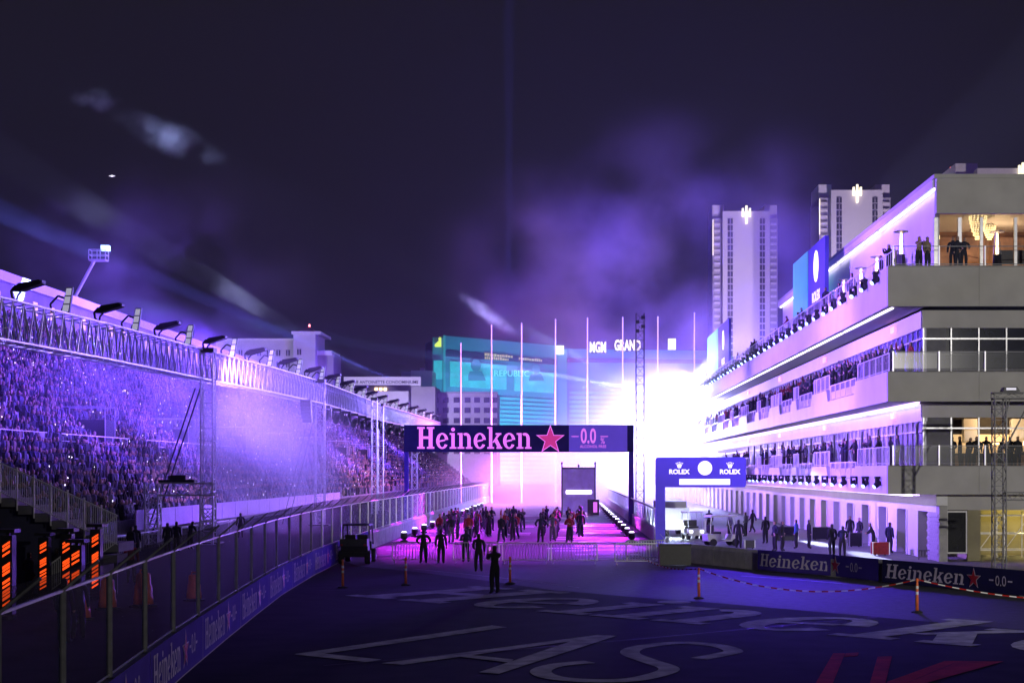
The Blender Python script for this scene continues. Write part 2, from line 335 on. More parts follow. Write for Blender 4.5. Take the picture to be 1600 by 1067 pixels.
# ------------------------------------------------------------------ people: one continuous skinned body per pose
def body_mesh(name, pose, fingers=False, hat=False):
    J = {'pelvis':(0,0,.94,.165,.135),'waist':(0,.005,1.08,.175,.135),'chest':(0,.01,1.28,.195,.145),'collar':(0,-.005,1.43,.13,.10),'neck':(0,0,1.51,.068,.068),
         'head0':(0,.015,1.58,.082,.094),'head1':(0,.015,1.67,.092,.105),'head2':(0,.005,1.745,.062,.072)}
    for s, t in ((-1,'L'),(1,'R')):
        J['sh'+t] = (s*.205,-.005,1.40,.088,.088); J['el'+t] = (s*.265,-.03,1.13,.070,.070); J['wr'+t] = (s*.27,.05,.90,.050,.046); J['ha'+t] = (s*.265,.075,.82,.044,.032)
        J['hip'+t] = (s*.10,0,.88,.118,.122); J['kn'+t] = (s*.115,.02,.50,.086,.090); J['an'+t] = (s*.125,-.015,.10,.066,.070); J['to'+t] = (s*.14,.13,.045,.055,.042)
    for k, v in pose.items():
        J[k] = tuple(v) + tuple(J[k][3:])
    E = [('pelvis','waist'),('waist','chest'),('chest','collar'),('collar','neck'),('neck','head0'),('head0','head1'),('head1','head2')]
    for t in 'LR': E += [('collar','sh'+t),('sh'+t,'el'+t),('el'+t,'wr'+t),('wr'+t,'ha'+t),('pelvis','hip'+t),('hip'+t,'kn'+t),('kn'+t,'an'+t),('an'+t,'to'+t)]
    if fingers:
        for t, s in (('L',-1),('R',1)):
            h = Vector(J['ha'+t][:3]); d = (h-Vector(J['wr'+t][:3])).normalized(); side = Vector((0,1,0)).cross(d) if abs(d.y) < .8 else Vector((1,0,0)); side.normalize(); nrm = d.cross(side)
            for i, (off, ln) in enumerate(((-.026,.055),(-.009,.066),(.009,.062),(.026,.050))):
                a = h+side*off+d*.03; b = a+d*ln*.55+nrm*.008; c = b+d*ln*.45+nrm*.02
                for nm, p in ((f'f{i}a{t}',a),(f'f{i}b{t}',b),(f'f{i}c{t}',c)): J[nm] = (*p,.0095,.0095)
                E += [('ha'+t,f'f{i}a{t}'),(f'f{i}a{t}',f'f{i}b{t}'),(f'f{i}b{t}',f'f{i}c{t}')]
            a = h-side*s*.038+d*.005; b = a-side*s*.018+d*.035+nrm*.01
            J['tha'+t] = (*a,.011,.011); J['thb'+t] = (*b,.0095,.0095); E += [('ha'+t,'tha'+t),('tha'+t,'thb'+t)]
    names = list(J); ix = {k: i for i, k in enumerate(names)}
    me = bpy.data.meshes.new(name); me.from_pydata([J[k][:3] for k in names], [(ix[a], ix[b]) for a, b in E], [])
    o = bpy.data.objects.new(name, me); COL.objects.link(o)
    sk = o.modifiers.new('skin', 'SKIN'); sk.use_smooth_shade = True; sk.branch_smoothing = 0.6
    sv = me.skin_vertices[0].data
    for k in names:
        sv[ix[k]].radius = J[k][3:5]; sv[ix[k]].use_root = (k == 'pelvis')
    sb = o.modifiers.new('sub', 'SUBSURF'); sb.levels = 1; sb.render_levels = 1
    dg = bpy.context.evaluated_depsgraph_get(); dg.update()
    out = bpy.data.meshes.new_from_object(o.evaluated_get(dg)); out.name = name
    bpy.data.objects.remove(o)
    for k in ('cloth_black','cloth_navy','skin','hair','shoe'): out.materials.append(M[k])
    hd = Vector(J['head1'][:3]); hands = [Vector(J['ha'+t][:3]) for t in 'LR']; kn = [Vector(J['kn'+t][:3]) for t in 'LR']; an = [Vector(J['an'+t][:3]) for t in 'LR']; to = [Vector(J['to'+t][:3]) for t in 'LR']
    pel = Vector(J['pelvis'][:3]); wa = Vector(J['waist'][:3])
    segs = [(pel-Vector((0,0,.02)), Vector(J['hip'+t][:3])) for t in 'LR'] + [(Vector(J['hip'+t][:3]), Vector(J['kn'+t][:3])) for t in 'LR'] + [(Vector(J['kn'+t][:3]), Vector(J['an'+t][:3])) for t in 'LR']
    arms = [(Vector(J['sh'+t][:3]), Vector(J['el'+t][:3])) for t in 'LR'] + [(Vector(J['el'+t][:3]), Vector(J['wr'+t][:3])) for t in 'LR'] + [(wa, Vector(J['chest'][:3]))]
    def ds(p, a, b):
        ab = b-a; t = max(0, min(1, (p-a).dot(ab)/max(1e-9, ab.dot(ab)))); return (p-a-ab*t).length
    for f in out.polygons:
        c = f.center; k = 0
        if (c-hd).length < .165 and c.z > J['neck'][2]-.02 if pose.get('head1') is None else (c-hd).length < .14:
            k = 3 if (c.z > hd.z+.035 or c.y < hd.y-.03) else 2
        elif min((c-h).length for h in hands) < .105: k = 2
        elif min(min((c-p).length for p in to), min((c-p).length for p in an)*1.4) < .10: k = 4
        elif min(ds(c,a,b) for a,b in segs) < min(ds(c,a,b) for a,b in arms): k = 1
        f.material_index = k; f.use_smooth = True
    return out
POSES = {
 'stand': {}, 
 'idle': {'elL':(-.26,-.06,1.14),'wrL':(-.16,.10,1.02),'haL':(-.10,.14,.99),'elR':(.25,-.05,1.13),'knL':(-.12,.05,.50)},
 'phone': {'elR':(.20,.16,1.28),'wrR':(.10,.30,1.46),'haR':(.07,.33,1.53),'elL':(-.20,.16,1.26),'wrL':(-.09,.30,1.44),'haL':(-.06,.33,1.51)},
 'walk': {'knR':(.10,.16,.52),'anR':(.11,.22,.12),'toR':(.12,.36,.07),'knL':(-.10,-.02,.48),'anL':(-.10,-.26,.14),'toL':(-.11,-.14,.05),'elL':(-.24,.04,1.14),'wrL':(-.23,.20,.95),'haL':(-.22,.25,.89),'elR':(.24,-.14,1.14),'wrR':(.25,-.16,.91),'haR':(.25,-.16,.83)},
 'belt': {'elL':(-.36,-.06,1.18),'wrL':(-.23,.09,1.04),'haL':(-.17,.13,1.02),'elR':(.36,-.06,1.18),'wrR':(.23,.09,1.04),'haR':(.17,.13,1.02),'knL':(-.13,.06,.50),'anL':(-.15,.02,.10),'toL':(-.19,.16,.045)},
 'fold': {'elL':(-.30,.02,1.14),'wrL':(-.08,.20,1.16),'haL':(.02,.21,1.17),'elR':(.30,.02,1.14),'wrR':(.08,.22,1.20),'haR':(-.02,.23,1.22),'knR':(.13,.08,.51),'anR':(.16,.06,.10),'toR':(.20,.20,.045)},
 'cheer': {'elR':(.27,.05,1.62),'wrR':(.24,.08,1.86),'haR':(.23,.09,1.94),'elL':(-.25,.12,1.22),'wrL':(-.10,.28,1.34),'haL':(-.05,.30,1.40)},
 'lean': {'waist':(0,.03,1.09),'chest':(0,.10,1.27),'collar':(0,.15,1.39),'neck':(0,.18,1.45),'head0':(0,.21,1.51),'head1':(0,.23,1.60),'head2':(0,.22,1.67),'shL':(-.185,.13,1.36),'shR':(.185,.13,1.36),'elL':(-.24,.24,1.13),'wrL':(-.16,.42,1.06),'haL':(-.12,.48,1.06),'elR':(.24,.24,1.13),'wrR':(.16,.42,1.06),'haR':(.12,.48,1.06)},
}
BODY = {k: body_mesh('person_'+k, p) for k, p in POSES.items()}
HERO = {k: body_mesh('person_hand_'+k, POSES[k], fingers=True) for k in ('stand','idle','phone','walk','belt','fold')}
def person(pose, loc, rz, label, group=None, top='cloth_black', leg='cloth_navy', h=1.0, hero=False, skin=None):
    o = link('person', (HERO if hero else BODY)[pose], None, loc, rz); o.scale = (h, h, h)
    for i, mn in ((0, top), (1, leg)):
        o.material_slots[i].link = 'OBJECT'; o.material_slots[i].material = M[mn]
    return tag(o, label, 'person', group)
TOPS = ['cloth_black','cloth_black','cloth_navy','cloth_grey','cloth_red','cloth_white','cloth_tan','cloth_blue']
# ------------------------------------------------------------------ ground, track, paint
def sheet(name, poly, z, mat):
    mb = MB(); mb.add([(x, y, z) for x, y in poly], [tuple(range(len(poly)))]); o = part(name, mb, M[mat], None); o['kind'] = 'structure'; return o
sheet('ground', [(-2500,-60),(2500,-60),(2500,4500),(-2500,4500)], 0.0, 'asphalt')
# older, paler surface of the straight and the pit exit lane
tr = [(-12.4,330),(-12.4,84)] + [GR(*p).xy[:] for p in ((560,884),(650,893),(760,907),(860,921),(985,932),(1100,940),(1250,953),(1420,968),(1600,984))] + [(24,40),(60,40),(60,330)]
sheet('track', tr, 0.004, 'asphalt_track')
sheet('pit_lane', [(7.5,330),(7.5,84)]+[(17,62.5),(26,46)]+[(45,46),(45,330)], 0.008, 'concrete_dark')
def ribbon(name, pts, w, mat, z=0.012, closed=False):
    mb = MB(); n = len(pts); L = []; Rr = []
    for i, p in enumerate(pts):
        a = Vector(pts[max(0,i-1)]); b = Vector(pts[min(n-1,i+1)]); d = (b-a).normalized(); nn = Vector((-d.y,d.x))*w/2
        L.append((p[0]+nn.x,p[1]+nn.y,z)); Rr.append((p[0]-nn.x,p[1]-nn.y,z))
    for i in range(n-1): mb.quad(Rr[i],Rr[i+1],L[i+1],L[i])
    return part(name, mb, M[mat], None)
def smooth(pts, k=6):
    out = []; n = len(pts)
    for i in range(n-1):
        p0,p1,p2,p3 = [Vector(pts[max(0,min(n-1,i+j))]) for j in (-1,0,1,2)]
        for t in range(k):
            t /= k; out.append(tuple(0.5*((2*p1)+(p2-p0)*t+(2*p0-5*p1+4*p2-p3)*t*t+(3*p1-p0-3*p2+p3)*t**3)))
    return out+[tuple(pts[-1])]
# "Heineken" painted across the asphalt in slab letters
b0 = Vector((-8.7,59.6)); ud = Vector((0.752,-0.660)).normalized(); vd = Vector((0.70,0.714)).normalized()
gw, _ = word('Heineken', 6.9); mb = MB()
lay(gw, lambda u, v, d: (*(b0+ud*u*0.98+vd*v), 0.014+d), mb, 0.001)
tag(part('painted_lettering', mb, M['paint_white'], None), 'large white slab lettering painted on the asphalt, reading Heineken', 'road marking')
# "LAS" in plain strokes
def gpoly(pts, sx, ox, oy): return [tuple(GR(ox+x*sx, oy+y*sx).xy) for x, y in pts]
def painted(name, polys, mat, label):
    mb = MB()
    for i, p in enumerate(polys): mb.add([(x,y,0.013+0.0015*i) for x,y in p], [tuple(range(len(p)))])
    return tag(part(name, mb, M[mat], None), label, 'road marking')
k = 0.375
painted('painted_letter', [gpoly([(25,432),(150,430),(912,320),(850,312)],k,450,860), gpoly([(27,433),(150,430),(390,455),(330,466)],k,450,860)], 'paint_white', 'white painted letter L, left of the word LAS, on dark asphalt')
painted('painted_letter', [gpoly([(388,470),(480,476),(1180,378),(1290,352)],k,450,860), gpoly([(1290,352),(1368,356),(880,514),(795,508),(1180,378)],k,450,860), gpoly([(690,440),(745,434),(940,455),(925,468)],k,450,860)], 'paint_white', 'white painted letter A in the middle of the word LAS')
sp = [(921,1034),(870,1039),(845,1048),(862,1058),(919,1063.5),(986,1062),(1035,1051.5),(1044,1043),(1012,1032),(985,1021),(995,1012),(1040,1005.5),(1078,1004.5),(1124,1009),(1146,1017),(1130,1022),(1092,1029)]
tag(ribbon('painted_letter', smooth([tuple(GR(*p).xy) for p in sp]), 0.52, 'paint_white', 0.013), 'white painted letter S ending the word LAS on the asphalt', 'road marking')
painted('painted_letter', [gpoly([(805,455),(855,455),(795,600),(720,600)],k,1000,850), gpoly([(858,455),(912,452),(906,466),(852,470)],k,1000,850), gpoly([(990,470),(1050,468),(1020,590),(955,590)],k,1000,850), gpoly([(1030,575),(1270,488),(1330,488),(1060,600),(1022,600)],k,1000,850), gpoly([(1330,488),(1515,490),(1120,600),(1064,600),(1290,507)],k,1000,850)], 'paint_red', 'red painted letters cut off by the bottom edge, right of LAS')
# thin painted lines
tag(ribbon('road_line', [tuple(GR(*p).xy) for p in ((1158,899.5),(1240,905),(1322,912))], 0.16, 'paint_white', 0.010), 'short white painted line on the lane beside the pit barrier', 'road marking')
tag(ribbon('road_line', smooth([tuple(GR(*p).xy) for p in ((640,888),(740,898),(830,908),(905,918))]), 0.07, 'paint_white', 0.010), 'thin pale line curving across asphalt below the barricades', 'road marking')
for i, (a, b) in enumerate((((868,890),(925,890)),)):
    pass
# a spread of starting boxes on the straight
for i in range(10):
    y = 96+i*8.0; x0 = -5.4 if i % 2 else -1.2
    gb = thing('grid_box', f'white painted starting box on the pink straight, {ORDN[i]} from the barricades', 'road marking', (x0+1.3,y,0), 0, 'starting boxes on the straight'); z = 0.011
    for (a,b,c,d) in ((x0,x0+2.6,y,y+1.0),(x0+.5,x0+2.6,y-3.0,y-2.1)): part('line', MB().add([(a,c,z),(b,c,z),(b,d,z),(a,d,z)],[(0,1,2,3)]), M['paint_white'], gb)

# tar seams and tyre marks on the near asphalt
pm('tar', (0.006,0.006,0.007), 0.6, 0.3, 3.0, spec=0.3)
for i, (pts, lb) in enumerate(((((-6,38),(2,44),(12,52),(24,60)),'long tar seam crossing the near asphalt below the letters'),(((-10,62),(-2,64),(8,66.5)),'short tar seam in front of the barricades'))):
    tag(ribbon('tar_seam', smooth(pts), 0.06, 'tar', 0.018), lb, 'tar seam')

for i in range(12):  # floor lamp light thrown across the track, painted as pale streaks
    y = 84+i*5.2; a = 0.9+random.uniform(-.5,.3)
    tag(ribbon('painted_streak', [(a,y),(4.25,y)], 1.3, 'paint_white', 0.012), f'painted streak of light from the right floor lamps, {ORDN[i]} from the barricades', 'road marking', 'painted light streaks of the right floor lamps')
for i in range(8):  # same painted lamp streaks along the left side
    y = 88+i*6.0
    tag(ribbon('painted_streak', [(-11.0,y),(-8.9+random.uniform(-.4,.4),y)], 1.3, 'paint_white', 0.012), f'painted streak of light from the left floor lamps, {ORDN[i]} from the barricades', 'road marking', 'painted light streaks of the left floor lamps')
# ------------------------------------------------------------------ pit building (right)
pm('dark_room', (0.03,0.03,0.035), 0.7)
Y0, Y1 = 81.7, 292.0; XD, XI, XG = 17.1, 19.3, 19.9; XR = 46.0; YI = Y0+1.7
PB = thing('pit_building', 'long grey three-deck pit building with lit balconies beside the pit lane', 'building', (30,180,0))
def pbx(name, x0, x1, y0, y1, z0, z1, mat='panel_white', par=None): return part(name, MB().box(x0,x1,y0,y1,z0,z1), M[mat], par or PB)
FL = {1:5.14, 2:10.14, 3:15.75}; BT = {1:3.6, 2:8.54, 3:13.6}
# end-wall parapets towards the camera (grey) and the decks
for n in (1,2,3):
    pbx('end_parapet', XD, XR, Y0+0.03, Y0+0.3, BT[n], FL[n], 'render_grey')
    for i in range(6): pbx('cladding_panel', XD+i*4.85+(0.008 if i else 0), XD+(i+1)*4.85-0.008, Y0, Y0+0.03, BT[n], FL[n]-0.06, 'render_grey'); pbx('coping', XD+i*4.85+0.004, XD+(i+1)*4.85-0.004, Y0-0.03, Y0+0.029, FL[n]-0.055, FL[n]+0.012, 'concrete')
    pbx('floor_slab', XD+0.3, XR, Y0+0.3, Y1, FL[n]-0.6, FL[n]-0.12, 'panel_white')
    pbx('soffit', XD+0.3, XI-0.1, Y0+0.3, Y1, BT[n]+0.02, BT[n]+0.12, 'panel_white')
# long parapets with raised and lowered bays
def long_parapet(n, stepped):
    zb, zt = BT[n], FL[n]; lo = zt-0.75; rails = []
    if not stepped:
        for i in range(14):
            a = Y0+0.3+i*15; b = a+14.97; pbx('parapet_panel', XD, XD+0.3, a, min(b,Y1), zb, zt)
        return [(Y0, Y1, zt)]
    pbx('parapet_base', XD, XD+0.3, Y0+0.3, Y1, zb, lo)
    ups = [(Y0+0.3, 91.0)]; y = 100.6
    while y < Y1-8: ups += [(y, y+6.4), (y+13.4, y+16.0)]; y += 22.4
    for a, b in ups:
        s = 0.0 if a < 90 else 0.5
        part('parapet_panel', MB().prism([(XD-0.004,a,lo),(XD-0.004,b+0.5,lo),(XD-0.004,b,zt),(XD-0.004,a+s,zt)], (0.308,0,0)), M['panel_white'], PB)
        rails.append((a, b, zt))
    pr = [(91.4, 100.4)]; y = 100.6
    while y < Y1-8: pr += [(y+7.2, y+13.0), (y+16.8, y+22.2)]; y += 22.4
    for a, b in pr: rails.append((a, b, lo))
    return rails
RL = {2: long_parapet(2, True), 1: long_parapet(1, True), 3: long_parapet(3, False)}
def railing(x, a, b, z, h=1.05, bar=0.35, mat='white_rail', glass=False):
    mb = MB(); mb.tube((x,a,z+h),(x,b,z+h),0.035,4); mb.tube((x,a,z+0.12),(x,b,z+0.12),0.02,4)
    n = max(1, round((b-a)/bar))
    for i in range(n+1):
        y = a+(b-a)*i/n; big = i % 5 == 0 or i == n
        mb.tube((x,y,z),(x,y,z+h),0.035 if big else 0.012,4,cap=False)
    return part('railing', mb, M[mat], PB)
for n in (1,2):
    for a, b, z in RL[n]: railing(XD+0.15, a+0.1, b-0.1, z, 1.0)
for a in np.arange(Y0, 232, 15.0): railing(XD+0.42, a+0.1, a+14.9, FL[3], 0.9, 0.6)
# end rails (dark, with glass) over every end parapet
for n in (1,2,3):
    mb = MB(); z = FL[n]; mb.tube((XD+0.2,Y0+0.12,z+1.05),(XR,Y0+0.12,z+1.05),0.03,4); mb.tube((XD+0.2,Y0+0.12,z+0.1),(XR,Y0+0.12,z+0.1),0.03,4)
    part('end_rail', mb, M['mullion'], PB)
    for i in range(12):
        x = XD+0.3+i*2.45; part('rail_post', MB().box(x-0.035,x+0.035,Y0+0.07,Y0+0.17,z,z+1.08), M['steel'], PB)
        if n != 3: part('rail_glass', MB().box(x+0.06,x+2.36,Y0+0.11,Y0+0.13,z+0.16,z+1.0), M['rail_glass'], PB)
# inner long walls: header and glazing on decks 1 and 2
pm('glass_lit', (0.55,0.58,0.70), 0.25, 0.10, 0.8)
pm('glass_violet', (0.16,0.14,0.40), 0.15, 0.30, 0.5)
for n, zt in ((2,13.55),(1,8.5)):
    pbx('wall_header', XI, XI+0.3, YI, Y1, zt-0.95, zt)
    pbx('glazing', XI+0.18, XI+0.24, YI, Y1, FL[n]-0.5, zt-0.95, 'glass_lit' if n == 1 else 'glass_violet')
    pbx('transom', XI-0.02, XI+0.14, YI, Y1, zt-1.55, zt-1.47, 'white_rail')
    sh = MB().box(-0.06,0.06,-0.035,0.035,0,zt-0.95-FL[n]+0.5).mesh('mullion', M['white_rail']); far = MB()
    for i in range(int((Y1-YI)/1.3)):
        y = YI+0.1+i*1.3
        if i < 90:
            o = link('mullion', sh, PB); o.location = (XI+0.1-30, y-180, FL[n]-0.5)
        else: far.box(XI+0.04,XI+0.16,y-0.035,y+0.035,FL[n]-0.5,zt-0.95)
    part('far_mullions', far, M['white_rail'], PB, kind='stuff')
# door leaves on deck 1: dark frames standing open
for i in range(16):
    y = 84.2+i*5.2; pbx('door_leaf', XI-0.15, XI-0.025, y, y+0.10, FL[1]-0.12, FL[1]+2.3, 'mullion')
# exit lights glowing pink under the deck soffits
for n in (1,2):
    zt = {1:8.5,2:13.55}[n]
    for i in range(4):
        y = 90+i*24; pbx('exit_light', XI-0.12, XI-0.02, y, y+0.9, zt-0.6, zt-0.25, 'strip_pink')
# light strips tucked under the edge of every deck and along the roof
for n in (1,2,3):
    for i in range(14):
        a = Y0+0.8+i*15
        if n == 3: pbx('strip_light', XD+0.35, XD+0.47, a, a+14.2, BT[n]-0.06, BT[n]+0.018, 'strip_white')
        else: pbx('strip_light', XI-0.45, XI-0.33, a, a+14.2, BT[n]-0.08, BT[n]+0.018, 'strip_violet')
for i in range(14):
    a = Y0+0.8+i*15; pbx('strip_light', XD+1.2, XD+1.5, a, a+14.2, 3.50, 3.58, 'strip_white')
# deck-2 soffit strips above the crowd
for i in range(12):
    a = Y0+2+i*15; pbx('strip_light', XI-0.35, XI-0.2, a, a+14.2, 8.40, 8.50, 'strip_white'); 
# ground floor: piers and open garages
XGW = XG; pier = MB().box(0,0.7,0,3.1,0,3.35).mesh('pier', M['concrete'])
pbx('garage_header', XGW, XGW+0.6, Y0+0.9, Y1, 2.62, 3.58)
rib = MB().box(-0.05,0,0,0.25,0,2.6).mesh('door_jamb', M['panel_white'])
for i in range(37):
    y = 84.35-3.1+i*5.5
    if i == 0: part('pier', MB().box(XGW,XGW+0.6,Y0+0.9,84.35,0,2.62), M['concrete'], PB)
    else:
        o = link('pier', MB().box(0,0.6,0,3.1,0,2.62).mesh('pier', M['panel_white']) if i == 1 else PIER, PB); PIER = o.data; o.location = (XGW-30, y-180, 0)
    o = link('door_jamb', rib, PB); o.location = (XGW-30, y+3.1-180-0.25, 0)
    o = link('door_jamb', rib, PB); o.location = (XGW-30, y+5.5-180, 0)
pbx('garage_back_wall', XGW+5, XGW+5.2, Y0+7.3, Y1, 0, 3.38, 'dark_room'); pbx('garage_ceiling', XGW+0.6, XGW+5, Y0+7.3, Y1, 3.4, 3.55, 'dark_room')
# block pier and ground floor end wall with framed windows
part('block_pier', MB().box(XGW-0.02,XGW+0.42,Y0+0.2,Y0+0.88,0,3.0), M['concrete'], PB)
bl = MB().box(-0.03,0,0,0.40,0,0.18).mesh('block', M['concrete'])
for r in range(12):
    for c in range(6):
        o = link('block', bl, PB); o.location = (XGW-0.022-30, Y0+0.22+c*0.42+(0.2 if r % 2 else 0.0)-180, 0.03+r*0.21)
pm('olive_wall', (0.30,0.27,0.16), 0.8, 0.15, 1.0)
pbx('end_wall', XGW+0.42, XR, Y0+1.0, Y0+1.25, 2.75, 3.6, 'render_grey')
for (x0,x1) in ((XGW+0.42,20.45),(21.6,22.3)): pbx('end_wall_pier', x0, x1, Y0+1.0, Y0+1.25, 0, 2.75, 'olive_wall')
pbx('end_window', 20.47, 21.58, Y0+1.1, Y0+1.15, 0.4, 2.7, 'glass_dark')
fr = MB()
for a in ((20.47,20.54,0.4,2.7),(21.51,21.58,0.4,2.7),(20.54,21.51,2.62,2.7),(20.54,21.51,0.4,0.48)): fr.box(a[0],a[1],Y0+1.0,Y0+1.1,a[2],a[3])
part('window_frame', fr, M['white_rail'], PB)
pbx('service_bay_back', 22.3, XR, Y0+7, Y0+7.2, 0, 3.5, 'olive_wall'); pbx('service_bay_side', 22.1, 22.3, Y0+1.3, Y0+7, 0, 3.5, 'olive_wall')
# deck-1 and deck-2 end glazing (set back), deck-3 salon
for n, zt in ((2,12.6),(1,7.75)):
    pbx('end_header', XI, XR, YI-0.05, YI+0.2, zt, {2:13.58,1:8.52}[n], 'render_grey')
    pbx('end_transom', XI, XR, YI-0.04, YI+0.02, zt-0.62, zt-0.54, 'steel')
    for i in range(13):
        x = 19.35+i*1.5 if i else 19.35
        pbx('end_mullion', x, x+0.07, YI-0.05, YI+0.05, FL[n]-0.5, zt, 'steel')
pbx('solid_panel', XI+0.1, 21.0, YI+0.02, YI+0.1, FL[1]-0.5, 7.75, 'concrete_dark'); pbx('solid_panel', XI+0.1, 20.6, YI+0.02, YI+0.1, FL[2]-0.5, 12.6, 'concrete_dark')
for i in range(12):
    x = 19.42+i*1.5; pbx('pane', x, x+1.42, YI+0.12, YI+0.14, FL[2]-0.5, 12.6, 'glass_dark')
# room behind deck 1: warm bar
pm('bar_wood', (0.42,0.20,0.07), 0.5, 0.3, 2.5); pm('curtain', (0.36,0.20,0.12), 0.8, 0.4, 0.9)
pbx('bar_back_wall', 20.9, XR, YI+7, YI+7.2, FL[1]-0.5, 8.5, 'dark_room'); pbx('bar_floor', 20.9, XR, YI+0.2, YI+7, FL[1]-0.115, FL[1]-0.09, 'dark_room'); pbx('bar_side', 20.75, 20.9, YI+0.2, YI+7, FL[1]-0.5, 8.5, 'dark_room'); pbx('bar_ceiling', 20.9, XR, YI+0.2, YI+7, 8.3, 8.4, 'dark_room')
pbx('bar_glow_panel', 21.05, 26.4, YI+6.9, YI+7, 5.9, 7.0, 'warm_soft'); pbx('bar_glow_panel', 26.8, XR, YI+6.9, YI+7, 6.0, 7.2, 'warm_soft')  # glowing panels stand in for the warm-lit back wall
for x in (21.3, 23.2, 26.0, 28.0): pbx('pillar', x, x+0.8, YI+6.3, YI+6.7, 6.5, 7.9, 'panel_white')
for x in (21.0, 23.9): pbx('light_bar', x, x+2.2 if x > 22 else x+0.07, YI+6.5, YI+6.56, 5.1 if x < 22 else 6.42, 7.2 if x < 22 else 6.48, 'warm_lamp')
pbx('bar_counter', 21.6, XR, YI+3.6, YI+4.3, FL[1]-0.5, FL[1]+0.6, 'bar_wood')
mb = MB()
for cx in (26.9, 28.2):
    for i in range(10):
        a0, a1 = R(180*i/10), R(180*(i+1)/10); mb.tube((cx+0.55*math.cos(a0),YI+5,6.3+0.55*math.sin(a0)),(cx+0.55*math.cos(a1),YI+5,6.3+0.55*math.sin(a1)),0.09,6)
part('arch_lamp', mb, M['warm_lamp'], PB)
# deck-3 salon: end glass, roof, interior
ZR = 20.5
pbx('salon_wall', 20.0, 20.25, YI, 142, FL[3]-0.5, 20.05); pbx('salon_end_band', 19.7, XR, Y0+0.05, Y0+0.35, 18.55, ZR-0.1, 'render_grey'); pbx('roof_slab', 19.55, XR, Y0-0.05, 142.2, ZR-0.1, ZR+0.12, 'render_grey')
pbx('roof_fascia', 19.55, 19.7, Y0+0.4, 142, 20.0, ZR-0.1)
for i in range(4): pbx('strip_light', 19.72, 19.82, Y0+0.6+i*15, Y0+0.6+i*15+14.5, 19.90, 20.0, 'strip_white')
pbx('salon_back', 20.3, XR, YI+9, YI+9.2, FL[3]-0.5, 20.0, 'curtain'); pbx('salon_ceiling', 20.3, XR, YI, YI+9, 19.2, 19.3, 'panel_white'); pbx('salon_floor', 20.0, XR, Y0+0.4, YI+9, FL[3]-0.115, FL[3]-0.09, 'bar_wood')
for x in (19.95, 21.25, 22.45, 24.3, 26.1, 28.0): pbx('salon_mullion', x, x+(0.2 if x in (21.25,) or x < 20 else 0.16), YI-0.06, YI+0.08, FL[3]-0.45, 18.6, 'steel')
for i in range(9):
    x0 = 20.4+i*1.6; part('curtain', MB().prism([(x0,YI+8.9,18.9),(x0+1.6,YI+8.9,18.9),(x0+1.6,YI+8.9,17.5+0.4*(i%2)),(x0,YI+8.9,17.5+0.4*((i+1)%2))],(0,-0.1,0)), M['curtain'], PB)
# televisions in the salon
for x0,x1,z0,z1 in ((24.6,26.4,16.6,17.4),(28.9,30.5,16.5,17.4)): pbx('television', x0, x1, YI+4, YI+4.1, z0, z1, 'black_plastic')
# service bay: scaffolding clutter seen through a warm lamp
sc = thing('scaffold_rack', 'steel tube rack standing in the yellow-lit service bay', 'rack', (26,86,0)); mb = MB()
for x in (22.7,24.1,25.5,26.9,28.3):
    for y in (84.5,86.0): mb.tube((x,y,0),(x,y,2.6),0.03,5)
for z in (0.5,1.4,2.4):
    for y in (84.5,86.0): mb.tube((22.7,y,z),(28.3,y,z),0.025,5)
part('upright_frame', mb, M['steel'], sc); mb = MB()
for x in (22.7,24.1,25.5,26.9): mb.tube((x,84.5,0.5),(x+1.4,84.5,2.4),0.02,5)
part('brace', mb, M['steel'], sc)
# ------------------------------------------------------------------ left trackside wall, ad boards and debris fence
WL = [(-6.4,12),(-7.2,20),(-8.0,27),(-8.9,35),(-9.7,43.5),(-10.4,51.5),(-11.1,60),(-11.7,71),(-12.1,84),(-12.2,100),(-12.2,300)]
def wall_pt(s, path=None):
    path = path or WL
    for a, b in zip(path[:-1], path[1:]):
        L = math.hypot(b[0]-a[0], b[1]-a[1])
        if s <= L or b is path[-1]:
            d = Vector(((b[0]-a[0])/L, (b[1]-a[1])/L)); return Vector(a)+d*s, d
        s -= L
def run(path): return sum(math.hypot(b[0]-a[0], b[1]-a[1]) for a, b in zip(path[:-1], path[1:]))
LW = thing('trackside_wall', 'concrete trackside wall with purple advertising boards under the left fence', 'wall', (-10,60,0))
LF = thing('debris_fence', 'tall wire debris fence with leaning top along the left wall', 'fence', (-10,60,0))
nb = int(min(run(WL), 232)/4.0)
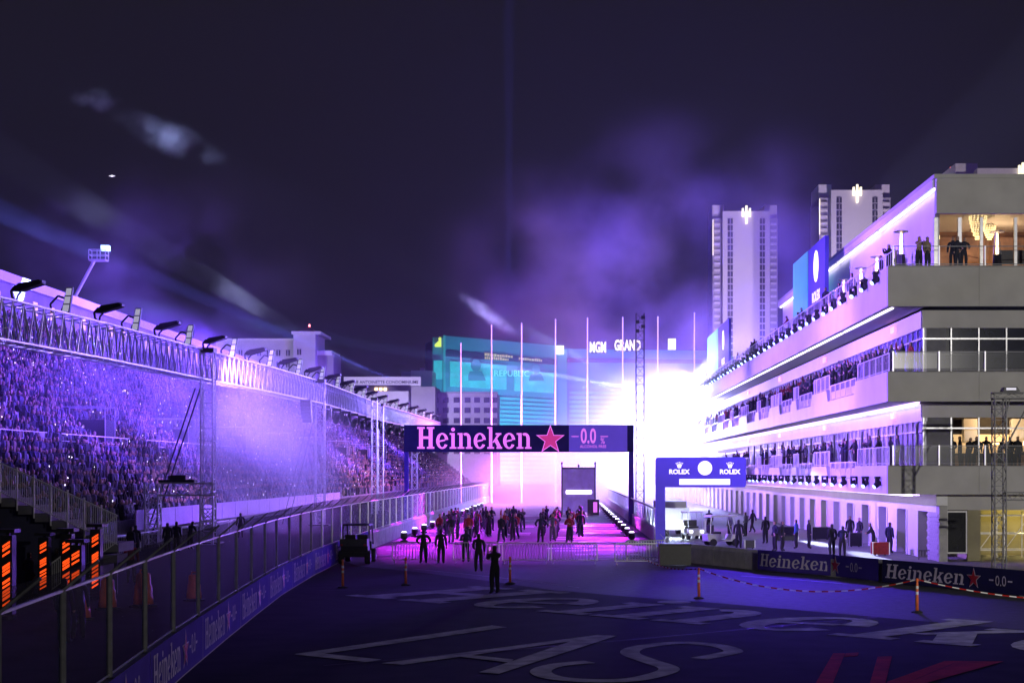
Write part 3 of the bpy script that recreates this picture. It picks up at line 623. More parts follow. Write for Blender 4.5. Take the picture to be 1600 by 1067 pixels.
for i in range(nb):
    (p, d), (q, _) = wall_pt(i*4.0+0.02), wall_pt(i*4.0+3.98); n = Vector((d.y, -d.x))   # n points to the track
    mb = MB(); prof = [(0.0,0.0),(0.0,0.95),(-0.08,1.05),(-0.30,1.05),(-0.42,0.0)]
    A = [(p.x+n.x*a, p.y+n.y*a, z) for a, z in prof]; mb.prism(A, (q.x-p.x, q.y-p.y, 0)); part('barrier_block', mb, M['concrete'], LW)
    # fence bay
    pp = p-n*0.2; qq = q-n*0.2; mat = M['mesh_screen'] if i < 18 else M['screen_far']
    part('fence_post', MB().tube((pp.x,pp.y,1.05),(pp.x,pp.y,2.95),0.055,6).tube((pp.x,pp.y,2.95),(pp.x+n.x*0.55,pp.y+n.y*0.55,3.42),0.026,6), M['post_grey'] if i < 16 else M['steel'], LF)
    part('fence_panel', MB().quad((pp.x,pp.y,1.07),(qq.x,qq.y,1.07),(qq.x,qq.y,2.92),(pp.x,pp.y,2.92)), mat, LF)
    part('overhang_panel', MB().quad((pp.x,pp.y,2.97),(qq.x,qq.y,2.97),(qq.x+n.x*0.55,qq.y+n.y*0.55,3.42),(pp.x+n.x*0.55,pp.y+n.y*0.55,3.42)), M['mesh_dense'], LF)
    part('fence_rail', MB().tube((pp.x,pp.y,2.95),(qq.x,qq.y,2.95),0.03,5), M['steel'], LF)
    part('fence_rail', MB().tube((pp.x,pp.y,1.12),(qq.x,qq.y,1.12),0.02,5), M['steel'], LF)
# ad boards: 11.6 m long, slab word, star and 0.0
def ad_board(path, s0, length, z0, z1, par, side=1, off=0.03, style='banner_blue', lit=False):
    steps = max(2, int(length/2)); mb = MB(); top = []; bot = []
    def at(s, d_=0.0):
        p, d = wall_pt(s, path); n = Vector((d.y, -d.x))*side; return p+n*(off+d_)
    for i in range(steps):
        a = at(s0+length*i/steps); b = at(s0+length*(i+1)/steps); mb.quad((a.x,a.y,z0),(b.x,b.y,z0),(b.x,b.y,z1),(a.x,a.y,z1))
    bd = part('ad_board', mb, M[style], par)
    H = z1-z0
    def fn(u, v, d_):
        s = s0+u if side > 0 else s0+length-u
        p = at(s, 0.012+d_); return (p.x, p.y, z0+v)
    g, w = word('Heineken', H*0.72); mb = MB(); lay([[[(0.3+u*0.95, H*0.16+v) for u, v in q] for q in grp] for grp in g], fn, mb, 0.002); part('lettering', mb, M['ad_print'], bd)
    w = w*0.95-0.2; mb = MB(); lay(star(0.9+w+H*0.32, H*0.5, H*0.46), lambda u,v,d_: fn(u,v,d_), mb); part('star_outline', mb, M['ad_print'], bd)
    mb = MB(); lay(star(0.9+w+H*0.32, H*0.5, H*0.38), lambda u,v,d_: fn(u,v,d_+0.012), mb); part('star', mb, M['star_print'], bd)
    t = sans('0.0', H*0.62, 0.8); u0 = 0.9+w+H*1.15; mb = MB(); lay_sans(t, lambda u,v,d_: fn(u,v,0.002), mb, u0, H*0.32)
    for a, b in ((u0-H*0.28,u0-H*0.06),(u0+t[2]+H*0.06,u0+t[2]+H*0.28)): mb.add([fn(a,H*0.47,0.002),fn(b,H*0.47,0.002),fn(b,H*0.53,0.002),fn(a,H*0.53,0.002)],[(0,1,2,3)])
    part('numeral', mb, M['ad_print'], bd); return bd
s = 11.3
for i in range(9): ad_board(WL, s, 7.96, 0.06, 1.16, LW, 1); s += 8.0
# ------------------------------------------------------------------ right trackside fence on the straight
RF = thing('straight_fence', 'magenta-lit fence with leaning top along the right of the straight', 'fence', (6.2,170,0))
for i in range(31):
    a = 105+i*4.0; b = a+3.96
    part('fence_post', MB().tube((6.2,a,0.9),(6.2,a,2.2),0.05,6).tube((6.2,a,2.2),(5.75,a,2.5),0.045,6), M['steel'], RF)
    part('barrier_block', MB().prism([(6.0,a,0),(6.0,a,0.95),(6.4,a,0.95),(6.5,a,0)],(0,3.94,0)), M['concrete'], RF)
    part('fence_panel', MB().quad((6.2,a,0.97),(6.2,b,0.97),(6.2,b,2.18),(6.2,a,2.18)), M['screen_far'], RF)
    part('overhang_panel', MB().quad((6.2,a,2.22),(6.2,b,2.22),(5.75,b,2.5),(5.75,a,2.5)), M['mesh_dense'], RF)
    part('fence_rail', MB().tube((6.2,a,2.2),(6.2,b,2.2),0.03,5), M['steel'], RF)
# ------------------------------------------------------------------ right pit-exit barrier
RB = [(6.3,81.6),(8.3,77.3),(9.9,73.8),(12.2,70.5),(13.8,66.4),(16.2,61.9),(17.6,59.0),(24.5,46.5)]
PW = thing('pit_barrier', 'low concrete barrier with dark advertising boards curving along the pit exit', 'wall', (12,70,0))
for i in range(int(run(RB)/3.0)):
    (p, d), (q, _) = wall_pt(i*3.0+0.02, RB), wall_pt(i*3.0+2.98, RB); n = Vector((-d.y, d.x))*-1
    A = [(p.x+n.x*a, p.y+n.y*a, z) for a, z in ((0,0),(0,0.8),(-0.1,0.98),(-0.3,0.98),(-0.45,0))]; part('barrier_block', MB().prism(A,(q.x-p.x,q.y-p.y,0)), M['concrete'], PW)
def pit_at(s, d_):
    p, d = wall_pt(s, RB); n = Vector((d.y, -d.x)); n = n if n.y < 0 else -n; return p+n*(0.09+d_)
def pit_board(s0, length, style):
    z0, z1 = 0.05, 1.02; H = z1-z0; mb = MB()
    for i in range(12):
        a = pit_at(s0+length*i/12,0); b = pit_at(s0+length*(i+1)/12,0); mb.quad((a.x,a.y,z0),(b.x,b.y,z0),(b.x,b.y,z1),(a.x,a.y,z1))
    bd = part('ad_board', mb, M[style], PW)
    def fn(u, v, d_): p = pit_at(s0+u, 0.012+d_); return (p.x, p.y, z0+v)
    g, w = word('Heineken', H*0.62, 0.12); sc_ = 4.9/w; mb = MB(); lay([[[(0.2+u*sc_, H*0.2+v) for u, v in q] for q in grp] for grp in g], fn, mb, 0.002); part('lettering', mb, M['ad_print'], bd)
    w = 4.9; mb = MB(); lay(star(0.75+w, H*0.5, H*0.46), fn, mb); part('star_outline', mb, M['ad_print'], bd)
    mb = MB(); lay(star(0.75+w, H*0.5, H*0.39), lambda u,v,d_: fn(u,v,d_+0.012), mb); part('star', mb, M['star_print'], bd)
    t = sans('0.0', H*0.6, 0.9); mb = MB(); lay_sans(t, lambda u,v,d_: fn(u,v,0.002), mb, 2.0+w, H*0.3)
    for a in (1.65+w, 2.1+w+t[2]): mb.add([fn(a,H*0.48,0.002),fn(a+0.25,H*0.48,0.002),fn(a+0.25,H*0.54,0.002),fn(a,H*0.54,0.002)],[(0,1,2,3)])
    part('numeral', mb, M['ad_print'], bd)
pit_board(7.4, 9.2, 'banner_blue'); pit_board(16.9, 8.6, 'banner_navy'); pit_board(26.1, 8.0, 'banner_navy')
# ------------------------------------------------------------------ grandstand
GX, GZ, GP, GRs, NR = -29.0, 1.6, 0.92, 0.70, 25
GS = thing('grandstand', 'long stepped grandstand packed with people under purple light', 'grandstand', (-40,170,0))
for r in range(NR):
    x1 = GX-GP*r; zt = GZ+GRs*r
    part('tier', MB().box(x1-GP+0.003, x1, 78, 480, max(0,zt-1.1), zt), M['concrete_dark'], GS)
pm('stand_back', (0.22,0.20,0.26), 0.8, 0.15, 0.4); XB = GX-GP*NR; ZB = GZ+GRs*NR
part('back_wall', MB().box(XB-0.6, XB-0.1, 78, 480, 0, ZB+3.2), M['stand_back'], GS)
pm('fascia_lilac', (0.62,0.56,0.66), 0.6, 0.06, 0.3)
part('roof_fascia', MB().box(XB-0.9, XB+0.5, 78, 480, ZB+3.2, ZB+4.1), M['fascia_lilac'], GS)
# warm lit suite windows below the fascia
sw = MB().box(0,0.06,0,1.2,0,1.3).mesh('suite_window', M['warm_soft'])
for i in range(26):
    if i % 5 in (1,3): continue
    o = link('suite_window', sw, GS); o.location = (XB-0.1+40, 130+i*5.0-170, ZB+1.0)
# front rail, mid-aisle rails
def stand_rail(x, a, b, z, h=1.05, solid=False):
    mb = MB(); mb.tube((x,a,z+h),(x,b,z+h),0.04,4); mb.tube((x,a,z+0.55),(x,b,z+0.55),0.025,4)
    for i in range(int((b-a)/2)+1): mb.tube((x,a+i*2,z),(x,a+i*2,z+h),0.03,4)
    part('guard_rail', mb, M['white_rail'], GS)
stand_rail(-35.0, 93, 103.5, 6.4); stand_rail(-35.0, 106.5, 123, 6.4); stand_rail(-35.0, 128, 160, 6.4)
pm('rail_banner', (0.45,0.30,0.60), 0.6, 0.1, 1.0)
for i in range(18):
    a = 100+i*5; part('front_panel', MB().box(-28.1,-28.0,a,a+4.9,1.0,2.3), M['rail_banner'], GS)
for i in range(7):
    a = 80+i*26
    for r in range(NR-1): part('aisle_step', MB().box(GX-GP*r-GP*0.55, GX-GP*r-0.02, a, a+1.2, GZ+GRs*r+0.003, GZ+GRs*r+GRs/2), M['concrete'], GS)
pm('skirt_dark', (0.03,0.03,0.04), 0.8, 0.2, 1.0)
# ------------------------------------------------------------------ crowd in the stand: low seated and standing figures
def crowd_mesh(arm, seed):
    rd = random.Random(seed); mb = MB()
    mb.mat(0).lathe([(0.12,0.0),(0.19,0.35),(0.23,0.72),(0.20,0.88),(0.07,0.95)], 6)
    mb.mat(1).lathe([(0.05,0.93),(0.10,1.0),(0.115,1.10),(0.08,1.20),(0.02,1.24)], 6)
    mb.mat(0)
    for s in (-1,1):
        if arm == 1 and s == 1 or arm == 2: mb.tube((s*.2,0,.80),(s*.27,.10,1.10),.055,4,.045); mb.tube((s*.27,.10,1.10),(s*.22,.14,1.40),.045,4,.03)
        else: mb.tube((s*.21,0,.82),(s*.26,.10,.50),.06,4,.05); mb.tube((s*.26,.10,.50),(s*.12,.28,.42),.05,4,.035)
    return mb
pm('cloth_pale', (0.26,0.24,0.28), 0.85, 0.2, 7.0); pm('cloth_purple', (0.12,0.10,0.16), 0.85, 0.2, 7.0); pm('phone_light', (0.9,0.9,0.9), 0.4, 0.02, 2.0, emit=(0.92,0.86,1.0), es=5.0)
ctops = [M[k] for k in ('cloth_grey','cloth_black','cloth_navy','cloth_purple','cloth_pale','cloth_tan','cloth_purple','cloth_black')]
cms = [crowd_mesh(a, a) for a in (0,0,1,2)]; cmesh = [[c.mesh('spectator', [ct, M['skin']]) for ct in ctops] for c in cms]
VOMS = [92+26*k for k in range(9)]; rd = random.Random(3); spots = []
for v in VOMS:
    zb = GZ+GRs*7; x0 = GX-GP*7; part('vomitory', MB().box(x0-GP*3.9, x0-.02, v, v+2.6, zb+.003, zb+2.3), M['skirt_dark'], GS)
    part('vomitory_rail', MB().pipe([(x0-GP*3.9,v,zb+2.3),(x0-GP*3.9,v,zb+3.3),(x0,v,zb+3.3),(x0,v,zb+1.0)],.035,5).pipe([(x0-GP*3.9,v+2.6,zb+2.3),(x0-GP*3.9,v+2.6,zb+3.3),(x0,v+2.6,zb+3.3),(x0,v+2.6,zb+1.0)],.035,5), M['white_rail'], GS)
aisles = [(80+i*26-0.5, 80+i*26+1.8) for i in range(14)]
for r in range(NR):
    x = GX-GP*r-0.42; z = GZ+GRs*r; y = 79.0
    while y < 440:
        y += (0.56+rd.random()*0.12)*(1 if y < 190 else 1.7)
        if rd.random() < 0.07 or any(a < y < b for a, b in aisles): continue
        if y > 170 and rd.random() < 0.25: continue
        px = VX+F*x/y
        if px < -20: continue
        if 7 <= r <= 10 and any(v-0.3 < y < v+2.9 for v in VOMS): continue
        spots.append((x+rd.uniform(-.1,.1), y, z, rd.random()))
spots.sort(key=lambda s: s[1]-0.4*s[2])
CN = ('grey','black','navy','purple','pale','tan','purple','black'); nrow = {}
near = spots[:300]; rest = spots[300:]
for i, (x,y,z,q) in enumerate(near):
    tk = rd.randrange(8); row = round((z-GZ)/GRs); nrow[row] = nrow.get(row,0)+1
    o = link('spectator', cmesh[rd.randrange(4)][tk], None, (x,y,z), -math.pi/2+rd.uniform(-.5,.5)); s_ = rd.uniform(.9,1.15); o.scale = (s_,s_,s_)
    tag(o, f'spectator in {CN[tk]} top, {ORDN[row]} grandstand row from front, {ORDN[nrow[row]-1]} from the left', 'spectator', 'spectators in the near grandstand rows')
# the mass beyond
V = []; Fc = []; Mi = []; base = []
for c in cms: base.append((np.array(c.v), c.f, c.m))
off = 0; vs_all = []
for (x,y,z,q) in rest:
    bv, bf, bmi = base[rd.randrange(4)]; a = -math.pi/2+rd.uniform(-.6,.6); s_ = rd.uniform(.88,1.15); ca, sa = math.cos(a)*s_, math.sin(a)*s_
    t = rd.randrange(8); vs_all.append(np.stack([bv[:,0]*ca-bv[:,1]*sa+x, bv[:,0]*sa+bv[:,1]*ca+y, bv[:,2]*s_+z], 1))
    for f, m_ in zip(bf, bmi): Fc.append(tuple(i+off for i in f)); Mi.append(8 if m_ == 1 else t)
    off += len(bv)
me = bpy.data.meshes.new('crowd'); me.from_pydata(np.concatenate(vs_all).tolist(), [], Fc)
for ct in ctops+[M['skin']]: me.materials.append(ct)
me.polygons.foreach_set('material_index', Mi); me.update()
tag(link('crowd', me), 'dense crowd filling the far grandstand rows in purple light', 'crowd', None, 'stuff')
mb = MB()
for (x,y,z,q) in rest+near:
    if rd.random() < (0.05 if y < 115 else 0.085):
        s_ = rd.choice((0.035,0.05,0.06)) if y < 140 else rd.choice((.05,.07,.10)); mb.cbox((x+0.30,y+rd.uniform(-.2,.2),z+rd.uniform(.9,1.5)), (0.02,s_,s_*1.6))
tag(part('phone_lights', mb, M['phone_light'], None), 'tiny white phone lights scattered across the grandstand crowd', 'phone light', None, 'stuff')
# ------------------------------------------------------------------ banner gantry over the straight
GY = 141.0; gx0, gx1, gz0, gz1 = PX(632,GY), PX(990,GY), PZ(706,GY), PZ(664,GY)
GA = thing('banner_gantry', 'dark blue banner gantry with a pink word and star spanning the straight', 'gantry', ((gx0+gx1)/2,GY,0))
part('banner_box', MB().box(gx0,gx1,GY-0.4,GY+0.6,gz0,gz1), M['banner_navy'], GA)
pm('banner_violet_glow', (0.16,0.09,0.55), 0.6, 0.1, 0.4, emit=(0.07,0.035,0.45), es=0.7)  # emission put in for the flare glow on this panel
xm = PX(889,GY); part('banner_panel', MB().box(xm,gx1-0.6,GY-0.42,GY-0.401,gz0+0.06,gz1-0.06), M['banner_violet_glow'], GA)
for x0,x1 in ((gx0,gx0+0.35),(gx1-0.45,gx1)): part('gantry_leg', MB().box(x0,x1,GY-0.25,GY+0.45,0,gz0), M['banner_blue'], GA)
mb = MB(); truss_seg(mb,(gx0+0.9,GY+0.2,0),(gx0+0.9,GY+0.2,gz0),0.5,0.5,0.6,0.04,0.02,up=Vector((0,1,0))); part('leg_truss', mb, M['truss_alu'], GA)
def gfn(y): return lambda u,v,d: (u, y-d, v)
g, w = word('Heineken', 1.0); tw = PX(832,GY)-PX(652,GY); th = (PZ(668,GY)-PZ(702,GY)); mb = MB()
lay([[[(PX(652,GY)+u*tw/w, PZ(701,GY)+v*th) for u,v in q] for q in grp] for grp in g], gfn(GY-0.43), mb, 0.004); part('lettering', mb, M['sign_pink'], GA)
cx, cz = PX(860,GY), PZ(687,GY); mb = MB(); lay(star(cx,cz,1.38), gfn(GY-0.44), mb); part('star_outline', mb, M['sign_pink'], GA)
mb = MB(); lay(star(cx,cz,1.18), gfn(GY-0.46), mb); part('star', mb, M['star_lit'], GA)
t = sans('0.0', 1.9, 0.62, 0.03); mb = MB(); u0 = PX(907,GY); lay_sans(t, gfn(GY-0.43), mb, u0, PZ(692,GY))
for a,b in ((893,904),(938,950)): mb.box(PX(a,GY),PX(b,GY),GY-0.44,GY-0.425,PZ(682.5,GY),PZ(681.3,GY))
t2 = sans('%', 0.75, 0.8); lay_sans(t2, gfn(GY-0.43), mb, PX(938,GY), PZ(693,GY)); t3 = sans('ALCOHOL FREE', 0.36, 0.95); lay_sans(t3, gfn(GY-0.43), mb, PX(906,GY), PZ(699.5,GY)); part('numeral', mb, M['sign_pink'], GA)
# ------------------------------------------------------------------ clock gantry at the pit exit
RY = 99.0; CG = thing('clock_gantry', 'dark violet inverted-L clock gantry with two crown emblems at pit exit', 'gantry', (PX(1032,RY),RY,0))
x0,x1,z0,z1 = PX(1024,RY),PX(1165,RY),PZ(761,RY),PZ(714,RY); xp = PX(1039,RY); pm('gantry_violet_glow', (0.09,0.05,0.50), 0.55, 0.1, 1.0, emit=(0.04,0.025,0.40), es=0.6)  # emission put in for blue floodlight falling on the gantry
def rrect(x0,x1,z0,z1,r,y): return [(cx+r*math.cos(R(a)),y,cz+r*math.sin(R(a))) for cx,cz,s in ((x1-r,z1-r,0),(x0+r,z1-r,90),(x0+r,z0+r,180),(x1-r,z0+r,270)) for a in (s,s+30,s+60,s+90)]
part('header_box', MB().prism(rrect(x0,x1,z0,z1,0.18,RY-0.25),(0,0.5,0)), M['gantry_violet_glow'], CG); part('post', MB().box(x0+0.02,xp,RY-0.22,RY+0.22,0,z0+0.2), M['gantry_violet_glow'], CG)
def rfn(u,v,d): return (u, RY-0.265-d, v)
for c in (1061,1140):
    cx = PX(c,RY); cz = PZ(727,RY); mb = MB(); bw = 0.16
    mb.add([rfn(cx-bw*.6,cz-.16,0),rfn(cx+bw*.6,cz-.16,0),rfn(cx+bw*.8,cz-.02,0),rfn(cx-bw*.8,cz-.02,0)],[(0,1,2,3)])
    for k in range(5):
        a = -2+k; tipx = cx+a*0.105; tipz = cz+0.20-0.03*abs(a); mb.add([rfn(cx+a*.05-.035,cz-.02,.002*k),rfn(cx+a*.05+.035,cz-.02,.002*k),rfn(tipx,tipz,.002*k)],[(0,1,2)])
        mb.add([rfn(tipx+.032*math.cos(R(b)),tipz+.032*math.sin(R(b)),.012) for b in range(0,360,60)],[tuple(range(6))])
    part('crown_emblem', mb, M['sign_white'], CG)
    t = sans('ROLEX', 0.40, 1.05, 0.012); mb = MB(); lay_sans(t, rfn, mb, cx-t[2]/2, PZ(740,RY)); part('lettering', mb, M['sign_white'], CG)
mb = MB(); cx,cz = PX(1101,RY),PZ(731,RY); mb.add([rfn(cx+.46*math.cos(R(a)),cz+.46*math.sin(R(a)),0) for a in range(0,360,15)],[tuple(range(24))]); ck = part('clock_face', mb, M['sign_white'], CG)
mb = MB()
for k in range(12):
    a = R(30*k); mb.add([rfn(cx+r_*math.sin(a)+s_*.012*math.cos(a), cz+r_*math.cos(a)-s_*.012*math.sin(a), .01) for r_,s_ in ((.36,-1),(.36,1),(.43,1),(.43,-1))],[(0,1,2,3)])
for a,l in ((300,.22),(65,.33)):
    a = R(a); mb.add([rfn(cx+r_*math.sin(a)+s_*.014*math.cos(a), cz+r_*math.cos(a)-s_*.014*math.sin(a), .014) for r_,s_ in ((0,-1),(0,1),(l,1),(l,-1))],[(0,1,2,3)])
part('clock_hand', mb, M['steel_dark'], ck)
mb = MB(); mb.box(PX(1061,RY),PX(1140,RY),RY-0.28,RY-0.262,PZ(757,RY),PZ(748,RY)); db = part('display_bar', mb, M['sign_white'], CG)
t = sans('ROLEX', 0.28, 1.1); mb = MB(); 
for k in range(14): mb.box(PX(1065,RY)+k*.22,PX(1065,RY)+k*.22+.09,RY-.292,RY-.284,PZ(755.5,RY),PZ(753.5 if k%3 else 751.5,RY))
part('display_segment', mb, M['strip_violet'], db)
# ------------------------------------------------------------------ lattice mast and flag poles behind the gantry
MY = 162.0; TM = thing('lattice_mast', 'tall thin lattice mast rising behind the right end of the banner gantry', 'mast', (PX(1000,MY),MY,0))
mb = MB(); truss_seg(mb,(PX(1000,MY),MY,0),(PX(1000,MY),MY,PZ(490,MY)),0.85,0.85,0.95,0.05,0.025,up=Vector((0,1,0)),faces=(2,2,2,2)); part('lattice_frame', mb, M['steel_dark'], TM)
mb = MB()
for k in range(4): mb.cbox((PX(1000,MY)+(-.3 if k%2 else .3),MY-0.5,PZ(497+k*7,MY)),(0.4,0.3,0.35))
part('lamp_head', mb, M['black_plastic'], TM)
FY = 235.0
for i,(c,tp,bt) in enumerate(((720,536,780),(768,508,780),(815,505,780),(868,499,780),(918,497,780),(973,496,780),(1028,495,780),(1085,489,780))):
    x = PX(c,FY); ztop = PZ(tp,FY); mb = MB().lathe([(0.22,0),(0.20,0.3),(0.13,0.32),(0.115,ztop*.5),(0.09,ztop-.1),(0.13,ztop-.05),(0.02,ztop+.12)],8,(x,FY,0))
    tag(part('pole', mb, M['white_rail'], None, smooth=True), f'tall slim pale pole above the far straight, {ORDN[i]} from the left', 'pole', 'pale poles above the far straight')
# ------------------------------------------------------------------ screen tower on the straight
SY = 172.0; ST = thing('screen_tower', 'violet screen tower on black frame standing on the straight', 'screen', (PX(904,SY),SY,0))
x0,x1,z1 = PX(877,SY),PX(931,SY),PZ(731,SY); pm('screen_lilac', (0.30,0.20,0.55), 0.4, 0.25, 1.5, emit=(0.32,0.16,0.75), es=0.35)
part('screen', MB().box(x0+.15,x1-.15,SY-.12,SY+.1,0.3,z1-.1), M['screen_lilac'], ST)
mb = MB()
for x in (x0,x1-.15): mb.box(x,x+.15,SY-.2,SY+.2,0,z1+.35)
mb.box(x0+.15,x1-.15,SY-.2,SY+.2,z1-.1,z1+.08); part('frame', mb, M['steel_dark'], ST)
for x in (x0+.07,x1-.07,(x0+x1)/2): part('corner_lamp', MB().lathe([(0.03,0),(0.12,.1),(0.12,.25),(0.04,.35)],6,(x,SY,z1+.35 if x!=(x0+x1)/2 else z1+.08)), M['steel_dark'], ST)
part('light_bar', MB().box(x0+.55,x1-.5,SY-.2,SY-.121,PZ(771,SY),PZ(766,SY)), M['lens_white'], ST)
bx = thing('control_cabinet', 'small dark cabinet with lit panel beside the screen tower', 'cabinet', (PX(926,SY),SY-3,0)); Yb = SY-3
part('case', MB().box(PX(918,Yb),PX(936,Yb),Yb-.3,Yb+.4,0.05,PZ(780,Yb)), M['black_plastic'], bx); part('panel', MB().box(PX(927,Yb),PX(933,Yb),Yb-.33,Yb-.301,PZ(800,Yb),PZ(784,Yb)), M['sign_pink'], bx)
# ------------------------------------------------------------------ crowd barricades
def barricade_proto():
    t = link('barricade', None); W_ = 2.4; H_ = 1.1; mb = MB(); 
    mb.pipe([(-W_/2,0,.18),(-W_/2,0,H_-.08),(-W_/2+.08,0,H_),(W_/2-.08,0,H_),(W_/2,0,H_-.08),(W_/2,0,.18)],.028,6); mb.tube((-W_/2,0,.2),(W_/2,0,.2),.02,6)
    link('frame', mb.mesh('frame', M['steel']), t)
    bar = MB().tube((0,0,.2),(0,0,H_),.016,5).mesh('bar', M['steel'])
    for i in range(15): o = link('bar', bar, t); o.location = (-W_/2+W_*(i+1)/16,0,0)
    ft = MB().tube((0,-.3,.03),(0,.3,.03),.025,5).tube((0,0,.03),(0,0,.2),.02,5).mesh('foot', M['steel'])
    for s in (-1,1): o = link('foot', ft, t); o.location = (s*(W_/2-.1),0,0)
    return t
BR = barricade_proto()
bspec = [((649,880),0.03,'steel barricade behind the two leftmost walking figures'),((744,880),-0.04,'steel barricade behind the man in the heavy black coat'),((821,880.5),0.02,'steel barricade at the middle, brightly backlit in pink'),((897,881),-0.03,'steel barricade right of the orange post, backlit in purple'),((997,882),0.05,'rightmost steel barricade beside the dark equipment box'),((1010,876),0.35,'steel barricade half hidden by the rightmost one')]
for i,((c,b),rz,lb) in enumerate(bspec):
    o = BR if i == 0 else copy_tree(BR); o.location = GR(c,b); o.rotation_euler = (0,0,rz); tag(o, lb, 'barricade', 'steel barricades across the straight')
# ------------------------------------------------------------------ people on the asphalt
person('belt', GR(662,880), R(8), 'leftmost dark figure facing the pink straight, elbows out', None, 'cloth_black','cloth_black', 1.02, True)
person('stand', GR(689,880), R(-4), 'dark figure standing second from left with a bulky belt', None, 'cloth_black','cloth_black', 1.03, True)
person('fold', GR(728,878), R(20), 'purple-lit figure facing the barricade left of the heavy coat', None, 'cloth_navy','cloth_navy', 1.02, True)
person('idle', GR(748,893), R(10), 'broad figure in a heavy black coat seen from behind', None, 'cloth_black','cloth_black', 1.06, True)
ph = person('phone', GR(773,927.5), R(35), 'nearest dark figure raising a phone to film the show', None, 'cloth_black','cloth_black', 1.10, True)
pt = thing('phone', 'phone with lit screen held up by the nearest figure', 'phone', ph.matrix_basis @ Vector((0.005,0.345,1.60)), R(35), world=False)
link('case', MB().box(-.05,.05,-.006,.006,-.085,.085).mesh('case', M['black_plastic']), pt); link('screen', MB().box(-.045,.045,-.0085,-.0065,-.078,.078).mesh('screen', M['sign_pink']), pt)
# performers in columns on the straight
rd = random.Random(11); cols = [(-8.2,0),(-6.1,1),(-4.1,2),(-1.3,3),(.7,4)]
PL = ['far left','left centre','middle','right centre','far right']
for x,ci in cols:
    for j in range(12):
        y = 104+j*2.6+rd.uniform(-.4,.4); xx = x+rd.choice((-.42,.42))+rd.uniform(-.15,.15)-(0.05*j if ci < 2 else 0)
        person(rd.choice(('stand','fold','idle','walk','cheer','belt','phone')), (xx,y,0), rd.uniform(-3.1,3.1), f'performer lit magenta in the {PL[ci]} column on the straight, {ORDN[j]} from the barricades', 'performers standing in columns on the straight', rd.choice(TOPS[:5]), rd.choice(('cloth_black','cloth_navy','cloth_grey')), rd.uniform(1.02,1.14))
# ------------------------------------------------------------------ utility vehicle parked by the left wall
UL = GR(554,881); UV = thing('utility_vehicle', 'dark open utility vehicle with roof parked by the left wall', 'vehicle', UL, 0, None, False)
def upart(n, mb, mt, sm=False, p=None): return link(n, mb.mesh(n, M[mt], (0,0,0), sm), p or UV)
upart('chassis', MB().box(-.62,.62,-.2,2.4,.38,.62).box(-.70,.70,-.15,.75,.62,.95), 'black_plastic')
upart('cargo_bed', MB().box(-.70,.70,-.45,.55,.95,1.10).box(-.70,-.64,-.45,.55,1.10,1.32).box(.64,.70,-.45,.55,1.10,1.32).box(-.64,.64,-.45,-.40,1.10,1.32), 'steel_dark')
upart('roof', MB().prism([(-.72,.55,1.98),(.72,.55,1.98),(.66,.60,2.06),(-.66,.60,2.06)],(0,1.5,0)), 'black_plastic')
mb = MB()
for s in (-1,1): mb.pipe([(s*.68,.62,.95),(s*.68,.62,1.98)],.04,6).pipe([(s*.68,2.3,.95),(s*.66,1.95,1.98)],.04,6)
upart('roll_cage', mb, 'steel_dark'); upart('seat', MB().box(-.6,-.05,.7,.85,.9,1.5).box(.05,.6,.7,.85,.9,1.5).box(-.6,.6,.85,1.3,.85,.98), 'black_plastic'); upart('bonnet', MB().prism([(-.6,2.2,.62),(.6,2.2,.62),(.6,2.2,1.1),(-.6,2.2,1.1)],(0,.6,-.12)), 'black_plastic')
wh = MB(); 
for s in (-1,): pass
def wheel_mesh(r, w_): 
    b = MB(); n = 14; prof = [(-w_/2,r*.6),(-w_/2,r*.92),(-w_/3,r),(w_/3,r),(w_/2,r*.92),(w_/2,r*.6)]
    vs = [(x_, rr*math.cos(2*math.pi*i/n), rr*math.sin(2*math.pi*i/n)) for x_,rr in prof for i in range(n)]
    fs = [(j*n+i,(j+1)*n+i,(j+1)*n+(i+1)%n,j*n+(i+1)%n) for j in range(5) for i in range(n)]+[tuple(range(n)),tuple(range(5*n,6*n))[::-1]]
    b.add(vs, fs); return b
wm = wheel_mesh(.36,.28).mesh('wheel', M['rubber'], (0,0,0), True); rm = wheel_mesh(.2,.30).mesh('rim', M['steel_dark'])
for x,y in ((-.68,.1),(.68,.1),(-.68,2.35),(.68,2.35)):
    o = link('wheel', wm, UV, (x,y,.36)); link('rim', rm, o)
for s in (-1,1): upart('tail_light', MB().box(s*.6-.06,s*.6+.06,-.47,-.451,.98,1.06), 'star_print')
# ------------------------------------------------------------------ equipment box beside the barricades
EL = GR(1055,884); EB = thing('equipment_box', 'dark planter-like equipment box under the clock gantry', 'box', EL, 0, None, False)
link('case', MB().box(-.80,.80,-.05,.95,.05,1.05).mesh('case', M['black_plastic']), EB); link('lid', MB().prism([(-.84,-.09,1.05),(.84,-.09,1.05),(.80,-.05,1.14),(-.80,-.05,1.14)],(0,1.0,0)).mesh('lid', M['steel_dark']), EB)
for x in (-.65,.65): link('caster', MB().box(x-.06,x+.06,.05,.17,0,.05).mesh('caster', M['rubber']), EB)
mb = MB(); rd = random.Random(4)
for k in range(9):
    a = rd.uniform(-.7,.7); pts = [(a,rd.uniform(.1,.7),1.15)]
    for q in range(3): pts.append((pts[-1][0]+rd.uniform(-.18,.18),pts[-1][1]+rd.uniform(-.1,.1),pts[-1][2]+rd.uniform(.08,.22)))
    mb.pipe(pts,.012,4)
link('cable', mb.mesh('cable', M['steel']), EB)
